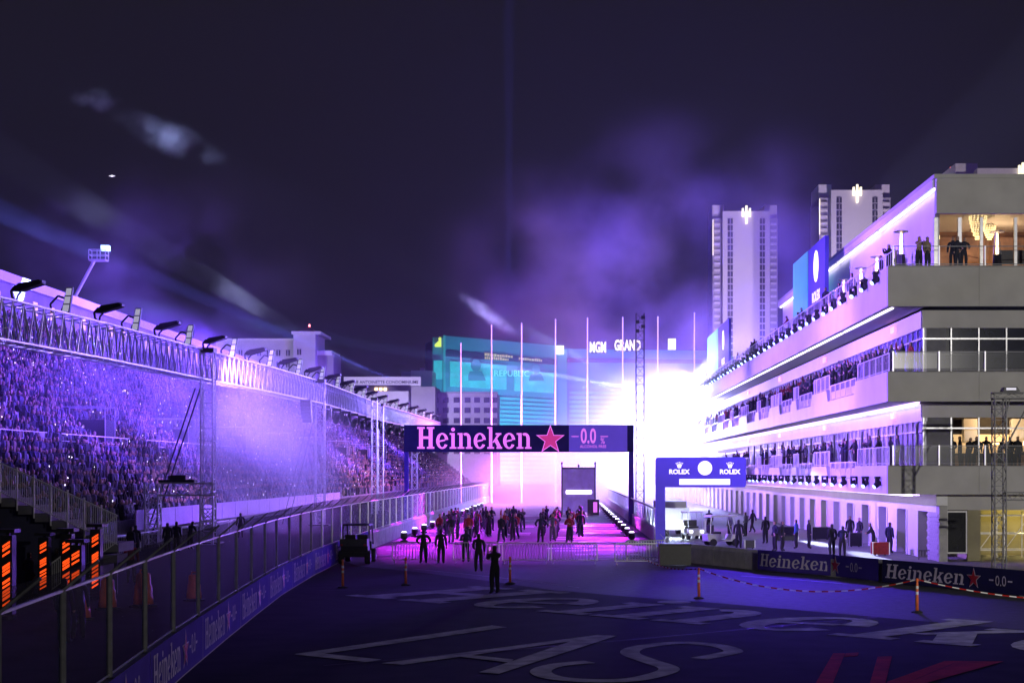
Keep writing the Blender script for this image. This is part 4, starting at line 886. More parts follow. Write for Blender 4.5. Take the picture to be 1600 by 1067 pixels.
# ------------------------------------------------------------------ orange delineator posts and tape
def delineator():
    t = link('delineator_post', None); link('base', MB().lathe([(.20,0),(.20,.04),(.10,.08)],8).mesh('base', M['rubber']), t)
    link('tube', MB().lathe([(.055,.06),(.05,.5),(.045,1.0),(.035,1.05),(.05,1.08),(.05,1.16),(.02,1.18)],8).mesh('tube', M['orange_plastic'], (0,0,0), True), t)
    for z in (.62,.82): link('reflective_band', MB().lathe([(.052,z),(.052,z+.1)],8).mesh('reflective_band', M['white_plastic']), t)
    return t
DP = delineator()
ds = [((535.5,918),'orange post left of the utility vehicle shadow'),((634,914),'orange post in front of the leftmost figures'),((797,912),'orange post beside the nearest figure with raised phone'),((1092,935),'orange post standing alone on the lane, tape tied to top'),((1433,957),'orange post nearest the right edge, red white tape tied on')]
for i,(p,lb) in enumerate(ds):
    o = DP if i == 0 else copy_tree(DP); o.location = GR(*p); tag(o, lb, 'delineator', 'orange delineator posts on the asphalt')
def tape(a, b, sag, label):
    a = Vector(a); b = Vector(b); n = 34; mb = MB()
    for i in range(n):
        p = a.lerp(b, i/n); q = a.lerp(b, (i+1)/n); p.z -= sag*4*(i/n)*(1-i/n); q.z -= sag*4*((i+1)/n)*(1-(i+1)/n); mb.mat(i % 2); h = Vector((0,0,.02)); mb.quad(p-h,q-h,q+h,p+h)
    tag(part('barrier_tape', mb, [M['paint_red'],M['white_plastic']], None), label, 'tape', 'red and white tape between the posts')
t1 = GR(1092,935)+Vector((0,0,1.14)); t2 = GR(1433,957)+Vector((0,0,1.14)); t0 = GR(1000,884)+Vector((0,0,.5)); t3 = Vector((19.5,50,.7))
tape(t1,t2,.62,'red and white tape sagging between the two right-hand orange posts'); tape(t0,t1,.25,'red and white tape from the barricades to the lone orange post'); tape(t2,t3,.35,'red and white tape running off to the right edge')
# ------------------------------------------------------------------ curved lighting truss on towers (left)
TP = [(-27.0,66),(-26.6,72),(-25.4,85),(-24.3,104),(-23.0,122),(-22.3,139),(-22.4,165),(-22.6,187),(-21.6,222),(-21.0,256)]
TZ = 13.0; TH = 1.95; TW = 1.3
LT = thing('lighting_truss', 'long curved silver lighting truss carried on towers before the grandstand', 'truss', (-24,140,0))
TL = run(TP); nbay = int(TL/1.15)
for zz,ww in ((TZ,0),(TZ-TH,0),(TZ,1),(TZ-TH,1)):
    mb = MB()
    for i in range(nbay):
        (p,d),(q,_) = wall_pt(i*TL/nbay,TP), wall_pt((i+1)*TL/nbay-.001,TP); n = Vector((d.y,-d.x)); o_ = n*(-TW*ww)
        mb.tube((p.x+o_.x,p.y+o_.y,zz),(q.x+o_.x,q.y+o_.y,zz),.07,6)
    part('chord', mb, M['truss_alu'], LT)
lb = MB().tube((0,0,-TH/2),(0,0,TH/2),.042,5).mesh('lacing_bar', M['truss_alu']); bk = MB(); far = MB(); cnt = 0
for i in range(nbay):
    (p,d),(q,_) = wall_pt(i*TL/nbay,TP), wall_pt((i+1)*TL/nbay-.001,TP); n = Vector((d.y,-d.x))
    for (a,b) in (((p.x,p.y,TZ-TH),((p.x+q.x)/2,(p.y+q.y)/2,TZ)),(((p.x+q.x)/2,(p.y+q.y)/2,TZ),(q.x,q.y,TZ-TH))):
        if cnt < 290:
            v = Vector(b)-Vector(a); o = link('lacing_bar', lb, LT); o.location = (Vector(a)+Vector(b))/2-Vector((-24,140,0)); o.rotation_mode = 'QUATERNION'; o.rotation_quaternion = Vector((0,0,1)).rotation_difference(v.normalized()); o.scale = (1,1,v.length/TH); cnt += 1
        else: far.tube(a,b,.04,4,cap=False)
    c = n*-TW; bk.tube((p.x+c.x,p.y+c.y,TZ),(q.x+c.x,q.y+c.y,TZ-TH),.035,4,cap=False); bk.tube((p.x,p.y,TZ-TH),(p.x+c.x,p.y+c.y,TZ-TH),.03,4,cap=False); bk.tube((p.x,p.y,TZ),(q.x+c.x,q.y+c.y,TZ),.03,4,cap=False); bk.tube((p.x+c.x,p.y+c.y,TZ-TH),(p.x+c.x,p.y+c.y,TZ),.03,4,cap=False)
part('rear_lacing', bk, M['truss_alu'], LT, kind='stuff'); part('far_lacing', far, M['truss_alu'], LT, kind='stuff')
# support towers
def tower(Y, px_, zt, label, w=0.8):
    x = PX(px_,Y); t = thing('truss_tower', label, 'tower', (x,Y,0), 0, 'towers carrying the lighting truss'); mb = MB()
    truss_seg(mb,(x,Y,0.1),(x,Y,zt),w,w,0.85,.05,.025,up=Vector((0,1,0)),faces=(2,2,2,2)); part('lattice_frame', mb, M['truss_alu'], t)
    part('base_plate', MB().box(x-.9,x+.9,Y-.9,Y+.9,0,.1), M['steel_dark'], t); part('head_block', MB().box(x-w*.6,x+w*.6,Y-w*.6,Y+w*.6,zt,zt+.3), M['steel_dark'], t); return x
xt = tower(103.2,325,TZ-.2,'nearest truss tower, tall silver lattice left of the smoke')
tower(138.0,500,TZ-.2,'truss tower rising out of the pale smoke'); tower(172,585,TZ-.2,'truss tower second from the banner gantry',.6); tower(187,595,TZ-.2,'truss tower closest to the banner gantry',.6)
br = thing('brace_pole', 'pair of dark raking poles propping the nearest truss tower', 'brace', (xt-3,103.2,0)); mb = MB()
for k in (0,.35): mb.tube((xt-.5-k,103.2,PZ(606,103)),(PX(232,103)-k,103.2,.1),.05,6)
part('pole', mb, M['steel_dark'], br)
b2 = thing('brace_pole', 'pair of thin raking poles propping the tower in the smoke', 'brace', (PX(470,138),138,0)); mb = MB()
for k in (0,.5): mb.tube((PX(494,138)-k,138,PZ(640,138)),(PX(450,138)-k,138,.1),.04,6)
part('pole', mb, M['steel_dark'], b2)
# goal-post frame beside the nearest tower
gf = thing('goal_frame', 'square silver truss frame beside the nearest truss tower', 'frame', (PX(238,102),102,0)); Yg = 102.0
mb = MB(); truss_seg(mb,(PX(239,Yg),Yg,0),(PX(239,Yg),Yg,PZ(776,Yg)+.9),.85,.85,.7,.06,.03,up=Vector((0,1,0)),faces=(2,2,2,2)); part('leg', mb, M['truss_alu'], gf)
mb = MB(); truss_seg(mb,(PX(250,Yg),Yg,PZ(764,Yg)),(PX(335,Yg),Yg,PZ(764,Yg)),.8,.8,.7,.06,.03); part('beam', mb, M['truss_alu'], gf)
mb = MB(); truss_seg(mb,(PX(325,Yg),Yg,0),(PX(325,Yg),Yg,PZ(776,Yg)),.85,.85,.7,.06,.03,up=Vector((0,1,0)),faces=(2,2,2,2)); part('leg', mb, M['truss_alu'], gf)
ft = thing('follow_spot', 'dark follow-spot unit lying on top of the square truss frame', 'stage light', (PX(278,Yg),Yg,PZ(752,Yg))); zz = PZ(755,Yg)
part('housing', MB().box(PX(250,Yg),PX(306,Yg),Yg-.4,Yg+.4,zz,zz+.25).box(PX(268,Yg),PX(292,Yg),Yg-.35,Yg+.35,zz+.25,zz+.55), M['black_plastic'], ft)
part('lens', MB().tube((PX(268,Yg),Yg-.2,zz+.4),(PX(264,Yg),Yg-.2,zz+.4),.14,8), M['steel_dark'], ft)
# light fixtures standing on the truss: folded-arm heads and three-cell blinders in turn
def arm_light():
    t = link('truss_light', None)
    link('yoke', MB().pipe([(0,0,0),(-.25,0,.25),(-.30,0,.6),(-.05,0,.85)],.07,6).pipe([(0,0,0),(.05,0,.35),(.25,0,.55)],.06,6).mesh('yoke', M['black_plastic']), t)
    link('housing', MB().prism([(-.2,-.28,.55),(.2,-.28,.95),(1.35,-.28,1.12),(1.45,-.28,.90),(.25,-.28,.55)],(0,.56,0)).mesh('housing', M['black_plastic']), t)
    link('lens', MB().box(1.40,1.47,-.22,.22,.92,1.08).mesh('lens', M['steel_dark']), t); return t
def blinder():
    t = link('blinder_light', None)
    link('yoke', MB().pipe([(-.5,0,0),(-.6,0,.5),(-.2,.1,.95),(.2,.22,.8)],.06,6).pipe([(-.1,.2,0),(.05,.22,.4)],.06,6).mesh('yoke', M['black_plastic']), t)
    hs = link('housing', MB().prism([(-.05,.16,.02),(.25,.16,1.42),(.62,.16,1.42),(.40,.16,.02)],(0,.18,0)).mesh('housing', M['black_plastic']), t)
    for k in range(3):
        a = .08+k*.45; c = lambda z,e: (-.05+.214*z+e*(.45-.08*z/1.4), .155-.002, z)
        link('cell', MB().prism([c(a,.12),c(a,.88),c(a+.38,.88),c(a+.38,.12)],(0,-.05,0)).mesh('cell', M['lens_dim']), hs)
    return t
A0, B0 = arm_light(), blinder(); na = nbl = 0
for i in range(35):
    s_ = 9.0+i*5.1
    if s_ > TL-2: break
    p, d = wall_pt(s_, TP); tz = TZ+.07; scl = 0.95
    if i % 2 == 0: o = A0 if na == 0 else copy_tree(A0); lbn = f'black folded-arm light on top of the truss, {ORDN[na]} arm light from the left'; na += 1; gp = 'folded-arm lights on the truss'
    else: o = B0 if nbl == 0 else copy_tree(B0); lbn = f'three-cell blinder light standing on the truss, {ORDN[nbl]} blinder from the left'; nbl += 1; gp = 'blinder lights on the truss'
    o.location = (p.x-.5,p.y,tz); o.rotation_euler = (0,0,R(-8)); o.scale = (scl,)*3; tag(o, lbn, 'stage light', gp)
# hung under the truss: line-array speaker and moving heads
p,_ = wall_pt(66.5,TP); sp_ = thing('speaker_array', 'dark curved speaker array hanging under the truss before the smoke', 'speaker', (PX(476,132),132,TZ-TH-2)); Ys = 132.0
for k in range(6):
    z = TZ-TH-.05-k*.33; part('speaker_box', MB().prism([(PX(469,Ys)+.05*k*k*.15,Ys,z),(PX(485,Ys)+.02*k,Ys,z),(PX(485,Ys)+.02*k,Ys,z-.31),(PX(469,Ys)+.05*k*k*.15,Ys,z-.31)],(0,.7,0)), M['black_plastic'], sp_)
def moving_head(lens='lens_blue', facing=-1):
    t = link('moving_head', None)
    link('base', MB().box(-.20,.20,-.16,.16,-.14,0).mesh('base', M['black_plastic']), t)
    link('yoke', MB().box(-.24,-.18,-.1,.1,-.55,-.14).box(.18,.24,-.1,.1,-.55,-.14).mesh('yoke', M['black_plastic']), t)
    h = link('head', MB().lathe([(.12,-.28),(.17,-.15),(.18,.15),(.14,.25)],10).mesh('head', M['black_plastic'], (0,0,0), True), t); h.location = (0,0,-.5); h.rotation_euler = (R(-50),R(30)*facing,0)
    l = link('lens', MB().lathe([(.14,-.31),(.13,-.282)],10).mesh('lens', M[lens]), h); return t
H0 = moving_head('steel_dark', 1)
for i in range(13):
    p, d = wall_pt(77+i*6.5, TP); o = H0 if i == 0 else copy_tree(H0); o.location = (p.x,p.y,TZ-TH-.1); o.scale = (1.9,)*3; o.rotation_euler = (0,0,R(20*i%50))
    tag(o, f'dark moving-head lamp hanging under the truss near the banner, {ORDN[i]} from the left', 'stage light', 'lamps hanging under the truss')
# blue lit heads along the edge of the top terrace, and under the first deck
H1 = moving_head('lens_blue', -1)
for i in range(36):
    y = 84+i*3.3; o = H1 if i == 0 else copy_tree(H1); o.location = (XD-.2,y,FL[3]-.02); o.scale = (.95,)*3; o.rotation_euler = (0,0,R(-90+17*(i%3)))
    tag(o, f'blue-lit lamp clamped outside the top terrace rail, {ORDN[i]} from the grey end wall', 'stage light', 'blue lamps along the terrace rail')
H2 = moving_head('lens_blue', -1)
for i in range(24):
    y = 83.5+i*3.4; o = H2 if i == 0 else copy_tree(H2); o.location = (XD-.2,y,4.55); o.scale = (.85,)*3; o.rotation_euler = (0,0,R(-90+23*(i%3)))
    tag(o, f'dark lamp hanging along the white first-deck edge, {ORDN[i]} from the near end', 'stage light', 'lamps along the first deck edge')
# floor lamps along both edges of the straight
def floor_lamp():
    t = link('floor_lamp', None); link('base', MB().box(-.22,.22,-.15,.15,0,.08).mesh('base', M['black_plastic']), t)
    link('head', MB().lathe([(.06,.08),(.20,.2),(.22,.42),(.15,.55)],10).mesh('head', M['black_plastic'], (0,0,0), True), t); link('lens', MB().lathe([(.17,.50),(.14,.58),(.03,.60)],10).mesh('lens', M['lens_white']), t); return t
FLP = floor_lamp(); k_ = 0
for side, xs, n_ in (('right',4.5,14),('left',-11.2,14)):
    for i in range(n_):
        y = 106+i*7.5; o = FLP if k_ == 0 else copy_tree(FLP); k_ += 1; o.location = (xs,y,0.004); o.scale = (1.15,)*3
        tag(o, f'small floor lamp along the {side} edge of the straight, {ORDN[i]} from the barricades', 'floor lamp', 'floor lamps edging the straight')
        if i < 11:
            L_ = spot('floor_lamp_light', (xs-.3 if side == 'right' else xs+.3,y,.8), (xs+(-3.2 if side == 'right' else 2.6),y-.2,0), 26000 if side == 'right' else 12000, (1.0,.30,.95), 17, .5, .05)
# ------------------------------------------------------------------ far buildings
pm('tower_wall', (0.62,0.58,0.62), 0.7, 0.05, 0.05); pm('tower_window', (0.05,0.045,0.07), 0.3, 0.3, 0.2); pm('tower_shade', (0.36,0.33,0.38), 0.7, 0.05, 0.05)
def sig_tower(Y, a, b, top, label, emblem, lean=0):
    x0, x1, zt = PX(a,Y), PX(b,Y), PZ(top,Y); s = Y/F; t = thing('hotel_tower', label, 'tower', ((x0+x1)/2,Y+20,0))
    ww = x1-x0; part('core', MB().box(x0+ww*.14,x1-ww*.14,Y,Y+36,0,zt-s*13), M['tower_wall'], t)
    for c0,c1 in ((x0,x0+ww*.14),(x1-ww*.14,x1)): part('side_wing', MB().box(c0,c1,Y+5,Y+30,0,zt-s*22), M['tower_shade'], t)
    for c0,c1 in ((x0,x0+ww*.18),(x1-ww*.20,x1)): part('corner_crown', MB().box(c0,c1,Y+7,Y+28,zt-s*30,zt), M['tower_wall'], t)
    wm_ = MB().box(0,s*8,-.35,0,0,s*8.2).mesh('window', M['tower_window']); bar_ = MB().box(s*3.6,s*4.4,-.5,-.36,0,s*8.2).mesh('glazing_bar', M['tower_wall'])
    n = int((zt-s*30)/(s*10.3))
    for c in (x0+ww*.215, x1-ww*.215-s*8):
        for i in range(n):
            z = zt-s*33-i*s*10.3
            if z < 8: break
            o = link('window', wm_, t); o.location = (c-(x0+x1)/2, -20, z); link('glazing_bar', bar_, o)
    bal = MB().box(0,ww*.09,-1.0,5,0,s*3.4).mesh('balcony', M['tower_wall'])
    for c in (x0+ww*.02, x1-ww*.11):
        for i in range(n):
            z = zt-s*33-i*s*10.3
            if z < 8: break
            o = link('balcony', bal, t); o.location = (c-(x0+x1)/2, 5-20, z)
    if emblem:
        xm_ = (x0+x1)/2; 
        for dx,a_,b_ in ((-5.5,6,-17),(0,10,-28),(5.5,6,-17)): part('light_fin', MB().box(xm_+dx*s-s*1.5,xm_+dx*s+s*1.5,Y-1.2,Y-.05,zt-s*13+b_*s+s*8,zt-s*13+a_*s-s*2), M['sign_cream'], t)
    for c in (x0+s*2,x1-s*2): part('beacon', MB().lathe([(s*.8,0),(s*.8,s*1.5),(.05,s*2)],6,(c,Y+17,zt)), M['beacon_red'], t)
    for c in (x0+.2*s,): part('edge_light', MB().box(c-s*.4,c+s*.5,Y+4.2,Y+4.95,zt-s*80,zt-s*24), M['sign_cream'], t)
    return t
sig_tower(800,1115,1217,317,'pale high-rise hotel tower with light fins, left of the two','y')
sig_tower(690,1283,1395,284,'pale high-rise hotel tower peeking over the pit building roof','y')
sig_tower(600,1500,1695,250,'top of the nearest hotel tower above the grey end roof','y')
# ---- teal casino hotel
pm('teal_wall', (0.11,0.32,0.42), 0.5, 0.08, 0.05); pm('teal_band', (0.16,0.50,0.52), 0.5, 0.08, 0.05); pm('teal_dark', (0.03,0.06,0.12), 0.4, 0.2, 0.1); pm('lion_yellow', (0.8,0.8,0.1), 0.4, 0.05, 1, emit=(0.85,0.9,0.10), es=0.9)
CH = thing('casino_hotel', 'wide teal-lit casino hotel with glowing roof signs behind the gantry', 'building', (0,640,0))
CY = 640.0
def wing(a, b, ya, yb, top_a, top_b, windows=True):
    A = Vector((PX(a,ya),ya,0)); B = Vector((PX(b,yb),yb,0)); za = PZ(top_a,ya); zb_ = PZ(top_b,yb); d = (B-A); back = Vector((-d.y,d.x,0)).normalized(); back = back if back.y > 0 else -back
    mb = MB(); mb.add([A,B,B+back*40,A+back*40,A+Vector((0,0,za)),B+Vector((0,0,zb_)),B+back*40+Vector((0,0,zb_)),A+back*40+Vector((0,0,za))],[(0,3,2,1),(4,5,6,7),(0,1,5,4),(1,2,6,5),(2,3,7,6),(3,0,4,7)]); part('wall', mb, M['teal_wall'], CH)
    def q(u0,u1,v0,v1,dep,name,mat,lab=None):
        m_ = MB(); P = lambda u,v,dd: A+d*u-back*dd+Vector((0,0,(za+(zb_-za)*u)*v)); vs = [P(u0,v0,0.02),P(u1,v0,0.02),P(u1,v1,0.02),P(u0,v1,0.02),P(u0,v0,dep),P(u1,v0,dep),P(u1,v1,dep),P(u0,v1,dep)]
        m_.add(vs,[(0,3,2,1),(4,5,6,7),(0,1,5,4),(1,2,6,5),(2,3,7,6),(3,0,4,7)]); return part(name, m_, M[mat], CH)
    return q
q = wing(692,870,600,612,524,540)
q(0,1,.86,.90,.5,'cornice_band','teal_dark'); q(0,.02,0,1,.8,'corner_fin','teal_band')
for i in range(20): q(.03,.985,.02+i*.030,.038+i*.030,.7,'floor_band','teal_band')
q(.06,.55,.66,.83,.9,'led_screen','led_cyan'); q(.62,.97,.655,.80,.9,'led_screen','led_cyan')
rd = random.Random(5)
pm('sign_amber', (0.8,0.5,0.3), 0.4, 0.3, 1.0, emit=(0.75,0.42,0.22), es=0.5)
for u0,u1,v in ((.36,.60,.885),(.36,.57,.862),(.66,.86,.875)):
    u = u0
    while u < u1: wdt = rd.uniform(.008,.02); q(u,u+wdt,v,v+rd.uniform(.014,.020),.9,'sign_letter','sign_amber'); u += wdt+.006
t_ = sans('REPUBLIC', 3.4, .95); pm('led_pale', (0.5,0.9,0.9), 0.4, 0.05, 1, emit=(0.30,0.85,0.88), es=0.45)
def ledfn(Y): return lambda u,v,d: (u,Y,v)
mb = MB(); lay_sans(t_, lambda u,v,d: (u, 600+12*(u-PX(692,600))/(PX(870,612)-PX(692,600))-1.6, v), mb, PX(772,606), PZ(588,606)); part('screen_lettering', mb, M['led_pale'], CH)
mb = MB()
for cx_,cz_,r_ in ((PX(744,604),PZ(576,604),4.0),(PX(838,609),PZ(580,609),3.2)):
    Yq = 600+12*(cx_-PX(692,600))/(PX(870,612)-PX(692,600))-1.7
    mb.add([(cx_+r_*.5*math.cos(R(a)),Yq,cz_+r_*.3+r_*.6*math.sin(R(a))) for a in range(0,360,24)],[tuple(range(15))]); mb.add([(cx_-r_,Yq-.02,cz_-r_*1.2),(cx_+r_,Yq-.02,cz_-r_*1.2),(cx_+r_*.6,Yq-.02,cz_-r_*.3),(cx_-r_*.6,Yq-.02,cz_-r_*.3)],[(0,1,2,3)])
part('screen_portrait', mb, M['teal_wall'], CH)
q2 = wing(885,1135,618,606,545,548)
for i in range(20): q2(.02,.985,.02+i*.034,.04+i*.034,.7,'floor_band','teal_band')
q2(.0,1,.90,.93,.5,'cornice_band','teal_dark')
part('end_bay', MB().box(PX(676,600),PX(692,600)-.02,600,625,0,PZ(527,600)), M['teal_wall'], CH)
part('end_screen', MB().box(PX(677.5,598),PX(690.5,598),598,599.9,PZ(592,598),PZ(563,598)), M['led_cyan'], CH)
# seated-lion roof emblem
lx, lz, k_ = PX(684,597), PZ(541.5,597), 597/F
part('roof_emblem', MB().prism([(lx+a*k_,597,lz+b*k_) for a,b in ((-4.5,0),(5,0),(5,14),(3,15.5),(1,13),(1.5,9),(-2,6),(-5,3))],(0,1.5,0)), M['lion_yellow'], CH)
part('core_bay', MB().box(PX(869,613),PX(886,613),613.5,640,0,PZ(545,613)), M['teal_wall'], CH); part('roof_cube', MB().box(PX(868,610),PX(881,610),610,613,PZ(553,610),PZ(540,610)), M['sign_cream'], CH)
for k in range(3): part('cube_mark', MB().box(PX(870.5+k*3.4,609.5),PX(872.2+k*3.4,609.5),609.5,609.9,PZ(550-k%2*3,609.5),PZ(543+k%2*2,609.5)), M['sign_amber'], CH)
for txt,a,b,y_ in (('MGM',921,947,550),('GRAND',960,1001,547)):
    tt = sans(txt, 6.2, 1.0, .22); w_ = PX(b,596)-PX(a,596); mb = MB(); mb.add([(PX(a,596)+u*w_/tt[2], 596, PZ(y_,596)+v*.9) for u,v in tt[0]], tt[1]); part('roof_letters', mb, M['sign_cream'], CH)
    part('letter_frame', MB().box(PX(a,597),PX(b,597),597,598,PZ(y_+2,597),PZ(y_,597)), M['teal_dark'], CH)
part('roof_letters', MB().box(PX(1044,596),PX(1056,596),596,597,PZ(546,596),PZ(529,596)), M['sign_cream'], CH)
# ---- white hotel with square tower
pm('stucco', (0.55,0.53,0.55), 0.8, 0.06, 0.3); pm('roof_tile', (0.35,0.12,0.09), 0.7, 0.2, 0.6); pm('stucco_dark', (0.38,0.36,0.38), 0.8, 0.08, 0.3)
HY = 360.0; WH = thing('white_hotel', 'pale hotel with square corner tower and small red roof beyond the truss', 'building', (PX(440,HY),HY+8,0))
def hb(n,a,b,t,bt,dy=0,dep=12,mat='stucco',par=None): return part(n, MB().box(PX(a,HY),PX(b,HY),HY+dy,HY+dy+dep,PZ(bt,HY) if bt else 0,PZ(t,HY)), M[mat], par or WH)
hb('wall',338,462,531,None); hb('cornice',337,462,529,532,-.5,13,'white_rail'); hb('tower_wall',462,496,523,None,-3,14); hb('tower_cornice',460,505,520,524,-4,16,'white_rail'); hb('side_wing',496,521,552,None,0,12,'stucco_dark'); hb('side_cornice',495,519,548,555,-.5,13,'white_rail')
cx_ = PX(479,HY); part('roof', MB().add([(PX(464,HY),HY-3,PZ(520,HY)),(PX(495,HY),HY-3,PZ(520,HY)),(PX(495,HY),HY+11,PZ(520,HY)),(PX(464,HY),HY+11,PZ(520,HY)),(cx_,HY+4,PZ(508,HY))],[(0,1,4),(1,2,4),(2,3,4),(3,0,4)]), M['roof_tile'], WH)
part('beacon', MB().lathe([(.2,0),(.25,.4),(.05,.6)],6,(cx_,HY+4,PZ(508,HY))), M['beacon_red'], WH)
wsh = MB().box(0,PX(891,HY),-.12,0,0,9*HY/F).mesh('window', M['tower_window']); fsh = MB().box(PX(887.6,HY),PX(888.4,HY),-.2,-.13,0,9*HY/F).mesh('window_frame', M['white_rail'])
for r_ in range(3):
    for c in (345,357,373,387,402,417,432,447):
        o = link('window', wsh, WH); o.location = (PX(c,HY)-PX(440,HY), -8, PZ(556+r_*18,HY)); link('window_frame', fsh, o)
    for c in (468,):
        o = link('window', wsh, WH); o.location = (PX(c,HY)-PX(440,HY), -11, PZ(556+r_*18,HY)); link('window_frame', fsh, o)
# ---- condominium with name board, grey block, beige block
CYD = 520.0; CD = thing('condominium', 'low pale condominium with a long name board along its roof', 'building', (PX(600,CYD),CYD+8,0))
def cb(n,a,b,t,bt,dy,dep,mat): return part(n, MB().box(PX(a,CYD),PX(b,CYD),CYD+dy,CYD+dy+dep,PZ(bt,CYD) if bt else 0,PZ(t,CYD)), M[mat], CD)
cb('wall',535,680,604,None,0,20,'stucco_dark'); cb('name_board',538,658,589,603,-1.2,.8,'white_rail'); cb('wing',560,640,612,None,-4,4,'stucco')
tt = sans('MARIE ANTOINETTE CONDOMINIUMS', 1.6, 1.0, .03); w_ = PX(654,CYD)-PX(543,CYD); mb = MB(); mb.add([(PX(543,CYD)+u*w_/tt[2],CYD-1.26,PZ(599.5,CYD)+v*.9) for u,v in tt[0]],tt[1]); part('lettering', mb, M['steel_dark'], CD)
for k in range(3): cb('porch_lamp',586+k*7,590+k*7,606,610,-.4,.3,'warm_lamp')
GB = thing('grey_block', 'plain grey rooftop block left of the teal hotel', 'building', (PX(650,565),572,0)); part('wall', MB().box(PX(642,565),PX(675,565),565,582,0,PZ(579,565)), M['stucco'], GB); part('annex', MB().box(PX(626,565),PX(642,565)-.02,567,582,0,PZ(580,565)), M['stucco_dark'], GB); part('vent_stack', MB().box(PX(655,565),PX(662,565),567,571,PZ(579,565),PZ(574,565)), M['stucco_dark'], GB)
BYD = 530.0; BB = thing('beige_block', 'hazy lilac apartment block with square windows before the teal hotel', 'building', (PX(740,BYD),BYD+8,0)); part('wall', MB().box(PX(668,BYD),PX(777,BYD),BYD,BYD+20,0,PZ(614,BYD)), M['stucco'], BB); part('parapet', MB().box(PX(667,BYD),PX(778,BYD),BYD-.6,BYD,PZ(615,BYD),PZ(612,BYD)), M['stucco_dark'], BB)
w3 = MB().box(0,9*BYD/F,-.3,0,0,8*BYD/F).mesh('window', M['tower_window'])
for r_ in range(6):
    for c in (676,692,709,726,741,756,768): o = link('window', w3, BB); o.location = (PX(c,BYD)-PX(740,BYD), -8, PZ(629+r_*16,BYD))
# ---- boom lift behind the stand
BL = thing('boom_lift', 'blue-lit boom lift basket raised high above the grandstand', 'boom lift', (-66,180,0)); LY = 178.0
part('chassis', MB().box(-68,-64,177,180,.5,1.8), M['steel'], BL); 
for x in (-67.3,-64.7):
    for y in (177.2,179.8): part('wheel', MB().tube((x,y-.25,.5),(x,y+.25,.5),.5,10), M['rubber'], BL)
part('lower_boom', MB().tube((-65.5,178.5,1.8),(PX(118,LY),LY,PZ(462,LY)),.32,6), M['steel'], BL); part('upper_boom', MB().tube((PX(118,LY),LY,PZ(462,LY)),(PX(147,LY),LY,PZ(408,LY)),.2,6), M['white_rail'], BL)
mb = MB(); bx0,bx1,bz0,bz1 = PX(141,LY),PX(167,LY),PZ(407,LY),PZ(391,LY)
for x in (bx0,(bx0+bx1)/2,bx1):
    for y in (LY-.6,LY+.6): mb.tube((x,y,bz0),(x,y,bz1),.05,5)
for z in (bz0+.05,(bz0+bz1)/2,bz1):
    for y in (LY-.6,LY+.6): mb.tube((bx0,y,z),(bx1,y,z),.05,5)
    for x in (bx0,bx1): mb.tube((x,LY-.6,z),(x,LY+.6,z),.05,5)
mb.box(bx0,bx1,LY-.6,LY+.6,bz0-.1,bz0); part('basket', mb, M['white_rail'], BL); part('searchlight', MB().box(PX(159,LY),PX(171,LY),LY-.4,LY+.4,PZ(392,LY),PZ(384,LY)), M['lens_blue'], BL)
# slow-flying light high in the night sky
tag(part('drone', MB().lathe([(.05,-.1),(.3,0),(.3,.15),(.05,.3)],8,(PX(175,300),300,PZ(276,300))).tube((PX(175,300)-.6,300,PZ(276,300)+.1),(PX(175,300)+.6,300,PZ(276,300)+.1),.06,5), M['sign_white'], None), 'tiny white drone light high in the dark sky', 'drone')
# ------------------------------------------------------------------ screens on the terrace
def totem(X, ya, yb, yc, za, zb_, label):
    t = thing('terrace_screen', label, 'screen', (X,ya,FL[3])); part('led_face', MB().box(X-.05,X+.25,yb,ya,za,zb_), M['led_cyan'], t)
    part('logo_panel', MB().box(X-.02,X+.25,yc,yb-.03,za,zb_), M['gantry_violet_glow'], t); part('stand', MB().box(X+.05,X+.2,yc+.4,ya-.4,FL[3]-.5,za), M['steel_dark'], t)
    mb = MB(); cy_,cz_ = (yb+yc)/2,(za+zb_)/2+.55; mb.add([(X-.04,cy_+1.15*math.cos(R(a)),cz_+1.15*math.sin(R(a))) for a in range(0,360,20)],[tuple(range(18))]); part('logo_disc', mb, M['sign_white'], t)
    tt = sans('ROLEX', 1.0, 1.0, .03); mb = MB(); mb.add([(X-.04, cy_+1.8-u*3.6/tt[2], za+.25+v) for u,v in tt[0]],[f[::-1] for f in tt[1]]); part('lettering', mb, M['sign_white'], t); return t
totem(18.2,123.0,115.6,108.0,17.0,21.4,'large cyan and violet screen on the terrace near the roof end'); totem(18.2,198,184,172,17.0,22.0,'small distant cyan screen at the far end of the terrace')
# ------------------------------------------------------------------ people on the pit building decks
rd = random.Random(21)
def crowd_deck(n, ys, z, xlo, xhi, gname, lab, hmax=1.08):
    cnt_ = {}
    for i, y in enumerate(ys):
        x = rd.uniform(xlo,xhi); ps = rd.choice(('stand','idle','phone','lean','cheer','fold','belt'))
        tp = rd.choice(TOPS[:5]); cnt_[tp] = cnt_.get(tp,0)+1
        person(ps, (x,y,z), R(90)+rd.uniform(-.7,.7), lab(tp[6:], cnt_[tp]-1), gname, tp, 'cloth_black', rd.uniform(.96,hmax))
ys = sorted([rd.uniform(82.6,125) for _ in range(92)]+[rd.uniform(125,215) for _ in range(90)])
crowd_deck(2, ys, FL[2]-.12, XD+.5, XI-.7, 'guests crowding the middle balcony', lambda c, k: f'guest in {c} top on the packed middle balcony, {ORDN[k]} such from the near end')
ys1 = sorted([84.6,86.9,88.6,89.4,90.2,93.5,94.4,96,97,98.6,99.5,101.5,103.5,105,106.2,108,110.5,112.3,114.1,116,118,121]+[rd.uniform(122,175) for _ in range(18)])
